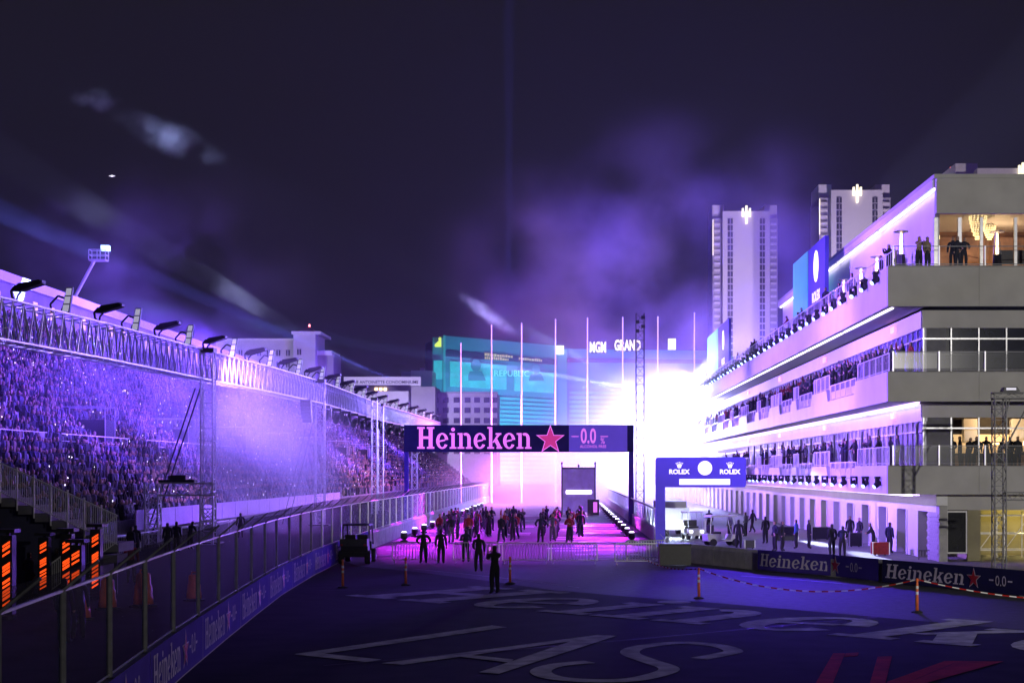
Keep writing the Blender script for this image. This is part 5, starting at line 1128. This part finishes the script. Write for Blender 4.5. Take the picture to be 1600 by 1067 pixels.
for i,y in enumerate(ys1): person(('phone','idle','lean','stand','cheer')[i%5] if i else 'stand', (rd.uniform(XD+.6,XI-.9),y,FL[1]-.12), R(90)+rd.uniform(-.6,.6), f'dark guest on the lowest balcony, {ORDN[i]} from the grey end wall', 'guests on the lowest balcony', rd.choice(TOPS[:4]), 'cloth_black', rd.uniform(1.0,1.1))
ys3 = sorted([rd.uniform(85,140) for _ in range(30)]+[rd.uniform(140,200) for _ in range(20)])
for i,y in enumerate(ys3): person(('phone','idle','lean','stand')[i%4], (rd.uniform(XD+.8,XI),y,FL[3]-.12), R(90)+rd.uniform(-.6,.6), f'guest on the top terrace behind the blue lamps, {ORDN[i]} from the near corner', 'guests along the top terrace', rd.choice(TOPS[:5]), 'cloth_black', rd.uniform(1.0,1.1))
for (c,ps,tp,lb,dy) in ((1436,'phone','cloth_tan','guest in pale jacket filming at the top terrace corner',.8),(1449,'idle','cloth_tan','long-haired guest in tan coat at the top terrace corner',.9),(1489,'stand','cloth_black','dark guest left in the embracing group on the top terrace',.9),(1496,'idle','cloth_black','dark guest in the middle of the top terrace group',.8),(1506,'lean','cloth_black','dark guest right of the group on the top terrace',.9)):
    person(ps,(PX(c,Y0+dy),Y0+dy,FL[3]-.09),R(180)+rd.uniform(-.9,.9),lb,'guests at the end rail of the top terrace',tp,'cloth_black',1.02)
for k,(c,dy) in enumerate(((1488,5.2),(1500,4.6),(1513,5.0),(1526,4.8),(1541,5.1),(1562,4.6),(1578,5.3),(1590,4.9))):
    person(('idle','stand','lean')[k%3],(PX(c,YI+dy-2),YI+dy-2,FL[1]-.09),R(180)+rd.uniform(-2,2),f'dark guest inside the warm bar, {ORDN[k]} from the left','guests inside the warm bar','cloth_black','cloth_black',1.0)
# ------------------------------------------------------------------ patio heaters on the top terrace
def heater():
    t = link('patio_heater', None)
    link('base', MB().lathe([(.32,0),(.32,.04),(.26,.06),(.22,.75),(.24,.80)],4).mesh('base', M['black_plastic']), t)
    link('flame_tube', MB().lathe([(.075,.8),(.07,1.5),(.06,1.95)],8).mesh('flame_tube', M['warm_lamp']), t)
    mb = MB()
    for a in range(4): c,s = math.cos(R(45+90*a)),math.sin(R(45+90*a)); mb.tube((c*.24,s*.24,.8),(c*.10,s*.10,2.0),.015,4)
    link('cage', mb.mesh('cage', M['steel']), t); link('reflector', MB().lathe([(.40,2.0),(.36,2.05),(.05,2.10)],12).mesh('reflector', M['steel']), t); return t
PH = heater()
for i,(x,y,lb) in enumerate(((PX(1408,Y0+.8),Y0+.8,'glowing patio heater at the top terrace corner'),(PX(1558,Y0+.9),Y0+.9,'glowing patio heater before the chandeliers on the end terrace'),(18.6,92,'patio heater on the side terrace closest to the corner'),(18.6,97,'patio heater on the side terrace, middle one'),(18.6,103,'patio heater on the side terrace farthest from corner'))):
    o = PH if i == 0 else copy_tree(PH); o.location = (x,y,FL[3]-.09 if i < 2 else FL[3]-.12); tag(o, lb, 'patio heater', 'patio heaters on the top terrace')
# ------------------------------------------------------------------ chandeliers in the salon
pm('bead_gold', (0.9,0.75,0.45), 0.3, 0.1, 6, emit=(1.0,0.78,0.36), es=1.6)
def chandelier(px_, py0, py1, r, label, dy=3.2):
    Yc = YI+dy; x = PX(px_,Yc); zt,zb_ = PZ(py0,Yc),PZ(py1,Yc); t = thing('chandelier', label, 'chandelier', (x,Yc,zt)); part('ceiling_plate', MB().lathe([(r*.7,0),(r*.7,.05)],12,(x,Yc,zt)), M['steel'], t)
    tiers = 6; bead = MB().lathe([(.004,-.04),(.03,-.015),(.03,.015),(.004,.04)],5).mesh('bead', M['bead_gold'])
    for k in range(tiers):
        rr = r*(1-.10*k) if k < 4 else r*(.75-.22*(k-3)); z = zt-(zt-zb_)*(k+.4)/tiers
        mb = MB(); pts = [(x+rr*math.cos(R(a)),Yc+rr*math.sin(R(a)),z+.05) for a in range(0,361,30)]; mb.pipe(pts,.012,4); part('ring', mb, M['steel'], t)
        for j in range(14):
            a = R(25.7*j+18*k); 
            for q_ in range(2): o = link('bead', bead, t); o.location = (rr*math.cos(a),rr*math.sin(a),z-zt-.03-q_*.12)
    mb = MB()
    for a in range(0,360,60): mb.tube((x+r*.6*math.cos(R(a)),Yc+r*.6*math.sin(R(a)),zt),(x+r*.5*math.cos(R(a)),Yc+r*.5*math.sin(R(a)),zb_+.3),.008,4)
    part('wire', mb, M['steel'], t)
chandelier(1528,336,373,.48,'large tiered gold bead chandelier behind the end glass'); chandelier(1546,352,372,.34,'smaller gold bead chandelier right of the large one',4.0); chandelier(1458,366,408,.36,'low crystal chandelier seen through the corner glass',5.0)
# ------------------------------------------------------------------ pit lane: people, carts, cases
pl = [((1154,857),'stand',0,'cloth_black','dark figure standing alone right of the golf cart'),((1211,861),'idle',2,'cloth_navy','left figure of the pair talking at the pit lane'),((1222,861),'idle',-2,'cloth_black','right figure of the pair talking at the pit lane'),((1244,857),'stand',1.2,'cloth_blue','figure in a blue jacket standing in the pit lane'),((1264,857),'stand',-1.5,'cloth_black','dark figure facing the blue jacket'),((1196,849),'stand',.5,'cloth_black','dark figure behind the talking pair'),((1300,868),'idle',.4,'cloth_black','figure bending over at the pit barrier, left one'),((1316,870),'lean',-.3,'cloth_navy','figure crouching over the pit barrier, right one'),((1343,852),'stand',2,'cloth_black','figure with a case before the third garage door'),((1365,862),'lean',1.5,'cloth_black','figure bending over a red case in the pit lane'),((1390,864),'stand',-1,'cloth_navy','figure standing by the nearest garage doors'),((1165,838),'idle',1,'cloth_grey','hazy figure by the middle garages'),((1140,842),'stand',2,'cloth_grey','hazy figure left of the middle garages'),((1108,832),'stand',0,'cloth_grey','faint figure far down the pit lane'),((1176,832),'walk',1,'cloth_navy','faint figure walking by the far garages'),((1328,848),'stand',2.6,'cloth_black','figure in the shade of a garage opening')]
for (c,b),ps,rz,tp,lb in pl: person(ps, GR(c,b,.008), rz, lb, None, tp, 'cloth_black', 1.05)
def golf_cart(loc, rz, label, lit=False):
    t = thing('golf_cart', label, 'golf cart', loc, rz, None, False); L = lambda n,mb,mt: link(n, mb.mesh(n, M[mt]), t)
    L('body', MB().prism([(-1.1,-.55,.3),(1.1,-.55,.3),(1.15,-.55,.7),(.55,-.55,.75),(.45,-.55,.4),(-.2,-.55,.4),(-.3,-.55,.78),(-1.15,-.55,.75)],(0,1.1,0)),'white_plastic'); L('seat', MB().box(-.75,-.2,-.5,.5,.78,.92).box(-.80,-.70,-.5,.5,.92,1.35),'black_plastic')
    L('roof', MB().prism([(-1.0,-.62,1.86),(.95,-.62,1.90),(.85,-.62,1.98),(-.9,-.62,1.98)],(0,1.24,0)),'white_plastic'); mb = MB()
    for x0_,x1_ in ((-.95,-.9),(.9,.6)):
        for y in (-.52,.52): mb.tube((x0_,y,.72),(x1_,y,1.88),.025,5)
    L('roof_post', mb,'steel'); w_ = MB()
    for x in (-.75,.78):
        for y in (-.5,.5): link('wheel', MB().tube((0,-.1,0),(0,.1,0),.24,12).mesh('wheel', M['rubber']), t, (x,y,.24))
    for y in (-.4,.4): L('headlight', MB().box(1.16,1.2,y-.1,y+.1,.52,.66),'lens_white' if lit else 'lens_dim')
    return t
golf_cart(GR(1127,852,.008), R(15), 'white-roofed golf cart parked side-on in the pit lane'); golf_cart(GR(1082,842,.008), R(-80), 'white-roofed cart coming head-on with bright headlights', True)
hl = thing('service_truck', 'hazy service truck with glaring lamp at the left end of pit lane', 'truck', GR(1052,836,.008), R(-84), None, False)
link('cab', MB().prism([(.2,-.95,.5),(2.2,-.95,.5),(2.2,-.95,1.2),(1.5,-.95,2.1),(.2,-.95,2.1)],(0,1.9,0)).mesh('cab', M['panel_white']), hl); link('cargo_box', MB().box(-3.2,.15,-1.0,1.0,.6,2.6).mesh('cargo_box', M['panel_white']), hl)
for x in (-2.4,1.5):
    for y in (-.8,.8): link('wheel', MB().tube((0,-.15,0),(0,.15,0),.42,12).mesh('wheel', M['rubber']), hl, (x,y,.42))
for y in (-.7,.7): link('headlight', MB().lathe([(.14,0),(.12,.05)],10).mesh('headlight', M['lens_white']), hl, (2.22,y,.85))
point('headlight_light', GR(1050,838)+Vector((0,-2.6,1.0)), 900, WHI, .15)
def case_(loc, d, label, mat='black_plastic'):
    t = thing('flight_case', label, 'case', loc, 0, None, False); link('box', MB().box(-d[0]/2,d[0]/2,-d[1]/2,d[1]/2,.06,d[2]).mesh('box', M[mat]), t); mb = MB()
    for x in (-d[0]/2,d[0]/2):
        for y in (-d[1]/2,d[1]/2): mb.box(x-.02,x+.02,y-.02,y+.02,.06,d[2]+.01)
    link('corner_edge', mb.mesh('corner_edge', M['steel']), t)
    for x in (-.3,.3): link('caster', MB().box(x*d[0]-.04,x*d[0]+.04,-.05,.05,0,.06).mesh('caster', M['rubber']), t)
case_(GR(1171,857,.008),(.62,.5,.55),'small black monitor box right of the lone figure'); case_(GR(1336,854,.008),(.8,.6,.9),'dark rolling case beside the third garage door'); case_(GR(1375,867,.008),(.95,.6,.75),'dark red rolling case with figure bent over it','cloth_red'); case_(GR(1228,845,.008),(1.6,.8,1.0),'long black case by the far garages'); case_(GR(1283,843,.008),(1.4,.8,.9),'black case by the middle garages')
rk = thing('bike_rack', 'low black tubular rack behind the pit barrier', 'rack', GR(1450,874,.008)); g_ = GR(1450,874,.008); mb = MB().pipe([g_+Vector((-.5,0,0)),g_+Vector((-.5,0,.5)),g_+Vector((.5,0,.5)),g_+Vector((.5,0,0))],.025,5)
for k in range(5): mb.tube(g_+Vector((-.35+k*.17,0,.2)),g_+Vector((-.35+k*.17,0,.5)),.015,4)
part('tube_frame', mb, M['steel_dark'], rk)
# ------------------------------------------------------------------ lattice tower with arm at the right edge
TY = 71.0; RT = thing('corner_truss_tower', 'silver lattice tower with cantilever arm before the grey end wall', 'tower', (PX(1561,TY),TY,0)); xx = PX(1561,TY); zt = PZ(622,TY)
mb = MB(); truss_seg(mb,(xx,TY,.1),(xx,TY,zt),.52,.52,.5,.035,.018,up=Vector((0,1,0)),faces=(2,2,2,2)); part('lattice_frame', mb, M['post_grey'], RT); part('base_plate', MB().box(xx-.6,xx+.6,TY-.6,TY+.6,0,.1), M['steel_dark'], RT)
mb = MB(); truss_seg(mb,(xx-.3,TY,zt+.12),(xx+2.6,TY,zt+.12),.5,.25,.45,.035,.018); part('arm', mb, M['post_grey'], RT); mb = MB(); truss_seg(mb,(xx+.3,TY,PZ(775,TY)),(xx+2.6,TY,PZ(775,TY)),.4,.35,.4,.03,.015); part('lower_arm', mb, M['post_grey'], RT)
mb = MB().tube((xx+.3,TY,PZ(700,TY)),(xx+1.5,TY,zt),.04,5).tube((xx+.25,TY,PZ(660,TY)),(xx+.5,TY,zt),.03,5); part('stay', mb, M['post_grey'], RT)
cl = thing('tower_lamp', 'flat lamp unit on top of the right edge lattice tower', 'stage light', (xx+.6,TY,zt+.25)); part('housing', MB().prism([(xx+.1,TY-.3,zt+.30),(xx+.9,TY-.3,zt+.30),(xx+.75,TY-.3,zt+.52),(xx+.2,TY-.3,zt+.5)],(0,.6,0)), M['steel_dark'], cl); part('lens', MB().box(xx+.25,xx+.7,TY-.32,TY-.301,zt+.36,zt+.46), M['lens_dim'], cl)
# ------------------------------------------------------------------ stairs at the left with white railings
STY = 60.0; SR = thing('access_stair', 'stair with white stepped railings descending at the left of the stand', 'stairs', (PX(90,STY),STY,0)); segs = []
for k in range(8):
    a = -26+k*26.3; x0_,x1_ = PX(a,STY),PX(a+26,STY); zf = PZ(766+k*11.8,STY); h_ = 1.22
    part('stair_flight', MB().box(x0_,x1_,STY+.1,STY+2.2,zf-.35,zf), M['concrete_dark'], SR); mb = MB(); sl = .30
    mb.tube((x0_,STY,zf+h_+sl*.5),(x1_,STY,zf+h_-sl*.5),.03,5); part('bottom_rail', MB().tube((x0_,STY,zf+.1+sl*.5),(x1_,STY,zf+.1-sl*.5),.022,5), M['white_rail'], SR)
    part('hand_rail', mb, M['white_rail'], SR); part('rail_post', MB().tube((x0_,STY,zf-.2),(x0_,STY,zf+h_+.28),.035,6), M['white_rail'], SR)
    for j in range(1,9): x = x0_+(x1_-x0_)*j/9; d_ = sl*(.5-j/9); part('baluster', MB().tube((x,STY,zf+.1+d_),(x,STY,zf+h_+d_),.013,4,cap=False), M['white_rail'], SR)
pm('skirt_blue', (0.05,0.05,0.10), 0.8, 0.2, 1.0)
part('skirt', MB().prism([(PX(-30,STY),STY+.6,0),(PX(176,STY),STY+.6,0),(PX(176,STY),STY+.6,PZ(862,STY)),(PX(-30,STY),STY+.6,PZ(768,STY)-.1)],(0,.1,0)), M['skirt_blue'], SR)
for k in range(5):
    a = 182-k*22; x0_,x1_ = PX(a,STY-1.5),PX(a-22,STY-1.5); za_ = PZ(806+k*16,STY-1.5); zb_ = PZ(806+k*16+16,STY-1.5); mb = MB().tube((x0_,STY-1.5,za_),(x1_,STY-1.5,zb_),.03,5); part('bottom_rail', MB().tube((x0_,STY-1.5,za_-1.0),(x1_,STY-1.5,zb_-1.0),.02,5), M['white_rail'], SR); part('hand_rail', mb, M['white_rail'], SR)
    for j in range(7): x = x0_+(x1_-x0_)*j/7; d_ = (zb_-za_)*j/7; part('baluster', MB().tube((x,STY-1.5,za_+d_),(x,STY-1.5,za_+d_-1.0),.013,4,cap=False), M['white_rail'], SR)
    part('step', MB().box(min(x0_,x1_),max(x0_,x1_),STY-1.4,STY+.0,max(.02,zb_-1.4),zb_-1.1), M['concrete_dark'], SR)
# ------------------------------------------------------------------ amber heater columns, drums and dark guests behind the fence
def amber_column():
    t = link('amber_column', None); link('base', MB().lathe([(.26,0),(.26,.1),(.17,.14)],10).mesh('base', M['black_plastic']), t)
    link('column', MB().box(-.19,.19,-.19,.19,.14,2.25).mesh('column', M['black_plastic']), t)
    for k in range(15):
        z = .35+k*.11+(.03 if k % 3 else 0)
        if k in (6,10,11): continue
        for y in (-.2,): 
            w_ = link('light_slot', MB().prism([(-.12,y,z),(.12,y,z+.13),(.12,y,z+.19+.02*(k%2)),(-.12,y,z+.06+.02*(k%2))],(0,.02,0)).mesh('light_slot', M['amber_glow']), t)
    link('cap', MB().box(-.30,.30,-.30,.30,2.32,2.42).mesh('cap', M['black_plastic']), t); link('neck', MB().box(-.05,.05,-.05,.05,2.25,2.32).mesh('neck', M['black_plastic']), t); return t
AC = amber_column()
for i,(c,top,Y,lb) in enumerate(((13,826,50,'leftmost amber glowing heater column behind the fence'),(70,832,58,'short amber heater column second from left'),(106,825,54,'amber heater column left of the two close together'),(121,842,49,'amber heater column standing nearest behind the fence'),(151,818,58,'rightmost amber heater column below the stair'))):
    o = AC if i == 0 else copy_tree(AC); z = PZ(top,Y); o.location = (PX(c,Y),Y,0); o.scale = (1,1,z/2.42); tag(o, lb, 'heater column', 'amber heater columns behind the fence')
def drum():
    t = link('traffic_drum', None); link('base', MB().lathe([(.40,0),(.40,.06),(.30,.09)],12).mesh('base', M['rubber']), t); link('barrel', MB().lathe([(.29,.08),(.28,.3),(.26,.35),(.25,.6),(.22,.65),(.21,.92),(.16,.97)],12).mesh('barrel', M['orange_plastic'], (0,0,0), True), t)
    link('handle', MB().pipe([(-.09,0,.97),(-.08,0,1.06),(.08,0,1.06),(.09,0,.97)],.02,5).mesh('handle', M['orange_plastic']), t); return t
DR = drum()
for i,(c,b,lb) in enumerate(((168,952,'orange traffic drum, left one behind the fence'),(224,948,'orange traffic drum, largest of those behind the fence'),(303,938,'orange traffic drum, farthest right behind the fence'),(128,968,'orange traffic drum hidden low behind the fence at left'))):
    o = DR if i == 0 else copy_tree(DR); o.location = GR(c,b); s_ = (1.1,1.25,1.0,1.0)[i]; o.scale = (s_,s_,s_); tag(o, lb, 'traffic drum', 'orange drums behind the fence')
for i,(c,Y,ps,lb) in enumerate(((45,57,'idle','dark guest between the amber columns'),(88,60,'stand','dark guest left of the amber pair'),(140,62,'stand','guest beside the rightmost amber column'),(100,43,'stand','dim guest close behind the fence at left'),(122,44,'idle','second dim guest close behind the fence at left'),(205,84,'stand','guest by the square truss frame'),(212,86,'idle','second guest by the square truss frame'),(262,90,'stand','dark guest standing under the square truss frame'),(276,92,'idle','dark guest leaning at the rail by the truss frame'),(376,112,'stand','lone figure silhouetted against the stand front panels'),(297,95,'lean','guest bending near the nearest truss tower'),(205,66,'stand','guest in red at the foot of the stair'))):
    z = 2.0 if c == 376 else (0 if Y < 80 else .6); person(ps,(PX(c,Y),Y,0 if Y < 80 or True else z),R(-40+37*i%90),lb,None,'cloth_red' if 'red' in lb else 'cloth_black','cloth_black',1.05)
for i in range(7):
    Yb = 88+i*5; t = thing('picnic_barrier', f'low white railing panel in front of the stand, {ORDN[i]} from the left', 'railing', (-25.8,Yb,0),0,'white railing panels before the stand',False); mb = MB().pipe([(0,0,0),(0,0,1.1),(0,4.4,1.1),(0,4.4,0)],.035,5); link('frame', mb.mesh('frame', M['white_rail']), t)
    for j in range(12): link('bar', MB().tube((0,.35*(j+1),.1),(0,.35*(j+1),1.1),.012,4,cap=False).mesh('bar', M['white_rail']) if i == 0 and j == 0 else BARM, t, None if i == 0 and j == 0 else (0,.35*j,0)); BARM = bpy.data.objects['bar' if 'bar' in bpy.data.objects else 'bar'].data if False else (t.children[-1].data if False else COL.objects[-1].data)
# mast added for the unseen lamp behind the photographer (its light is set at the top)
sl = thing('fill_lamp', 'unseen fill lamp mast added behind the photographer', 'street lamp', (34,-13,0)); part('mast', MB().lathe([(.16,0),(.14,1),(.08,15.8)],8,(34,-13,0)), M['steel'], sl); part('lamp_head', MB().box(33.7,34.3,-13.3,-12.4,16.15,16.35), M['steel_dark'], sl); part('arm', MB().tube((34,-13,15.8),(34,-12.6,16.2),.06,6), M['steel'], sl)
for m_ in MATS.values():
    if m_.name in ('phone_light','lens_blue','lens_dim','lens_white','amber_glow','bead_gold','sign_cream','sign_pink','sign_white','star_lit','led_pale','sign_amber','beacon_red','lion_yellow','screen_lilac','strip_pink'): m_.cycles.emission_sampling = 'NONE'
# ------------------------------------------------------------------ air: even haze and drifting show smoke
def vol_box(name, x0, x1, y0, y1, z0, z1):
    me = bpy.data.meshes.new(name); bm = bmesh.new(); bmesh.ops.create_cube(bm, size=1)
    bmesh.ops.scale(bm, vec=(x1-x0, y1-y0, z1-z0), verts=bm.verts); bm.to_mesh(me); bm.free()
    o = bpy.data.objects.new(name, me); COL.objects.link(o); o.location = ((x0+x1)/2, (y0+y1)/2, (z0+z1)/2); return o
def vol_mat(name, density, col=(1, 1, 1), aniso=0.0):
    m = bpy.data.materials.new(name); m.use_nodes = True; nt = m.node_tree
    nt.nodes.remove(nt.nodes['Principled BSDF'])
    v = nt.nodes.new('ShaderNodeVolumePrincipled'); v.inputs['Color'].default_value = (*col, 1)
    v.inputs['Density'].default_value = density; v.inputs['Anisotropy'].default_value = aniso
    nt.links.new(v.outputs[0], nt.nodes['Material Output'].inputs['Volume']); return m, nt, v
hz = vol_box('haze', -420, 420, -60, 1000, -1.5, 190)
hm, _, _ = vol_mat('haze_air', 0.00012, (0.80, 0.76, 1.0), 0.2); hz.data.materials.append(hm); hz['kind'] = 'stuff'
def smoke(name, loc, rad, dens, scale, lo, hi, label, rotz=0, roty=0, detail=2.0, seed=0.0, step=4.0, soft=0.15):
    me = bpy.data.meshes.new(name); bm = bmesh.new()
    bmesh.ops.create_icosphere(bm, subdivisions=2, radius=1.0); bmesh.ops.scale(bm, vec=rad, verts=bm.verts)
    bm.to_mesh(me); bm.free()
    o = bpy.data.objects.new(name, me); COL.objects.link(o); o.location = loc; o.rotation_euler = (0, roty, rotz)
    m, nt, v = vol_mat('smoke_volume', 0.0, (0.95, 0.95, 1.0), 0.0)
    tc = nt.nodes.new('ShaderNodeTexCoord'); mp = nt.nodes.new('ShaderNodeMapping')
    mp.inputs['Scale'].default_value = (1/rad[0], 1/rad[1], 1/rad[2]); nt.links.new(tc.outputs['Object'], mp.inputs['Vector'])
    ln = nt.nodes.new('ShaderNodeVectorMath'); ln.operation = 'LENGTH'; nt.links.new(mp.outputs[0], ln.inputs[0])
    fo = nt.nodes.new('ShaderNodeMapRange'); fo.interpolation_type = 'SMOOTHSTEP'
    fo.inputs['From Min'].default_value = 0.98; fo.inputs['From Max'].default_value = soft
    nt.links.new(ln.outputs['Value'], fo.inputs['Value'])
    nz = nt.nodes.new('ShaderNodeTexNoise'); nz.inputs['Scale'].default_value = scale
    nz.inputs['Detail'].default_value = detail; nz.inputs['Roughness'].default_value = 0.55; mp.inputs['Location'].default_value = (0,0,0)
    ad = nt.nodes.new('ShaderNodeVectorMath'); ad.operation = 'ADD'; ad.inputs[1].default_value = (seed*17.3, seed*31.7, seed*5.1)
    nt.links.new(tc.outputs['Object'], ad.inputs[0]); nt.links.new(ad.outputs[0], nz.inputs['Vector'])
    mr = nt.nodes.new('ShaderNodeMapRange'); mr.interpolation_type = 'SMOOTHSTEP'
    mr.inputs['From Min'].default_value = lo; mr.inputs['From Max'].default_value = hi
    nt.links.new(nz.outputs[0], mr.inputs['Value'])
    mu = nt.nodes.new('ShaderNodeMath'); mu.operation = 'MULTIPLY'; nt.links.new(fo.outputs[0], mu.inputs[0]); nt.links.new(mr.outputs[0], mu.inputs[1])
    m2 = nt.nodes.new('ShaderNodeMath'); m2.operation = 'MULTIPLY'; nt.links.new(mu.outputs[0], m2.inputs[0]); m2.inputs[1].default_value = dens
    nt.links.new(m2.outputs[0], v.inputs['Density'])
    m.cycles.volume_step_rate = step; me.materials.append(m); o['kind'] = 'stuff'; o['label'] = label; o['category'] = 'smoke'; return o
smoke('smoke_bank', (2, 215, 2), (26, 58, 12), 0.05, 0.07, 0.25, 0.7, 'bright white bank of show smoke hanging over the far straight')
smoke('smoke_flare', (14, 200, 9), (19, 34, 13), 0.055, 0.10, 0.34, 0.66, 'glaring white smoke at the far corner of the pit building', seed=4)
smoke('smoke_cloud', (17, 238, 33), (44, 34, 31), 0.020, 0.07, 0.43, 0.70, 'tall violet smoke cloud rising behind the pit building', seed=3, detail=5.0, step=1.6)
smoke('smoke_cloud', (-47, 165, 26), (26, 22, 16), 0.015, 0.09, 0.46, 0.70, 'violet smoke plume drifting above the grandstand', seed=5, detail=5.0, step=1.6)
smoke('smoke_drift', (11.5, 150, 12), (5.2, 46, 10), 0.008, 0.09, 0.34, 0.70, 'thin lit smoke drifting along the balconies of the pit building', seed=14)
smoke('smoke_haze', (0, 188, 15), (24, 26, 12), 0.006, 0.10, 0.36, 0.68, 'pale blue smoke haze hanging before the teal hotel', seed=20)
smoke('smoke_puff', (-24, 124, 6), (9, 28, 9), 0.10, 0.15, 0.44, 0.64, 'pale lavender smoke puff between truss towers and grandstand', seed=8, detail=3.0, step=2.0)
smoke('smoke_veil', (-31, 128, 9), (13, 46, 11), 0.030, 0.10, 0.38, 0.64, 'violet smoke veil hanging before the middle of the grandstand', seed=12)
smoke('smoke_wisp', P3(265, 215, 200), (9, 6, 2.8), 0.10, 0.22, 0.42, 0.68, 'small pale wisp of smoke caught by a searchlight, upper left', seed=2, roty=R(20), detail=3.0, step=2.0, soft=0.0)
smoke('smoke_wisp', P3(150, 158, 200), (4, 5, 1.8), 0.05, 0.40, 0.42, 0.66, 'smallest faint wisp of smoke high at the upper left', seed=6)
smoke('smoke_wisp', P3(763, 492, 230), (6.5, 4, 1.5), 0.10, 0.40, 0.40, 0.62, 'blue wisp of smoke in the dark sky above the gantry', seed=9, roty=R(37))
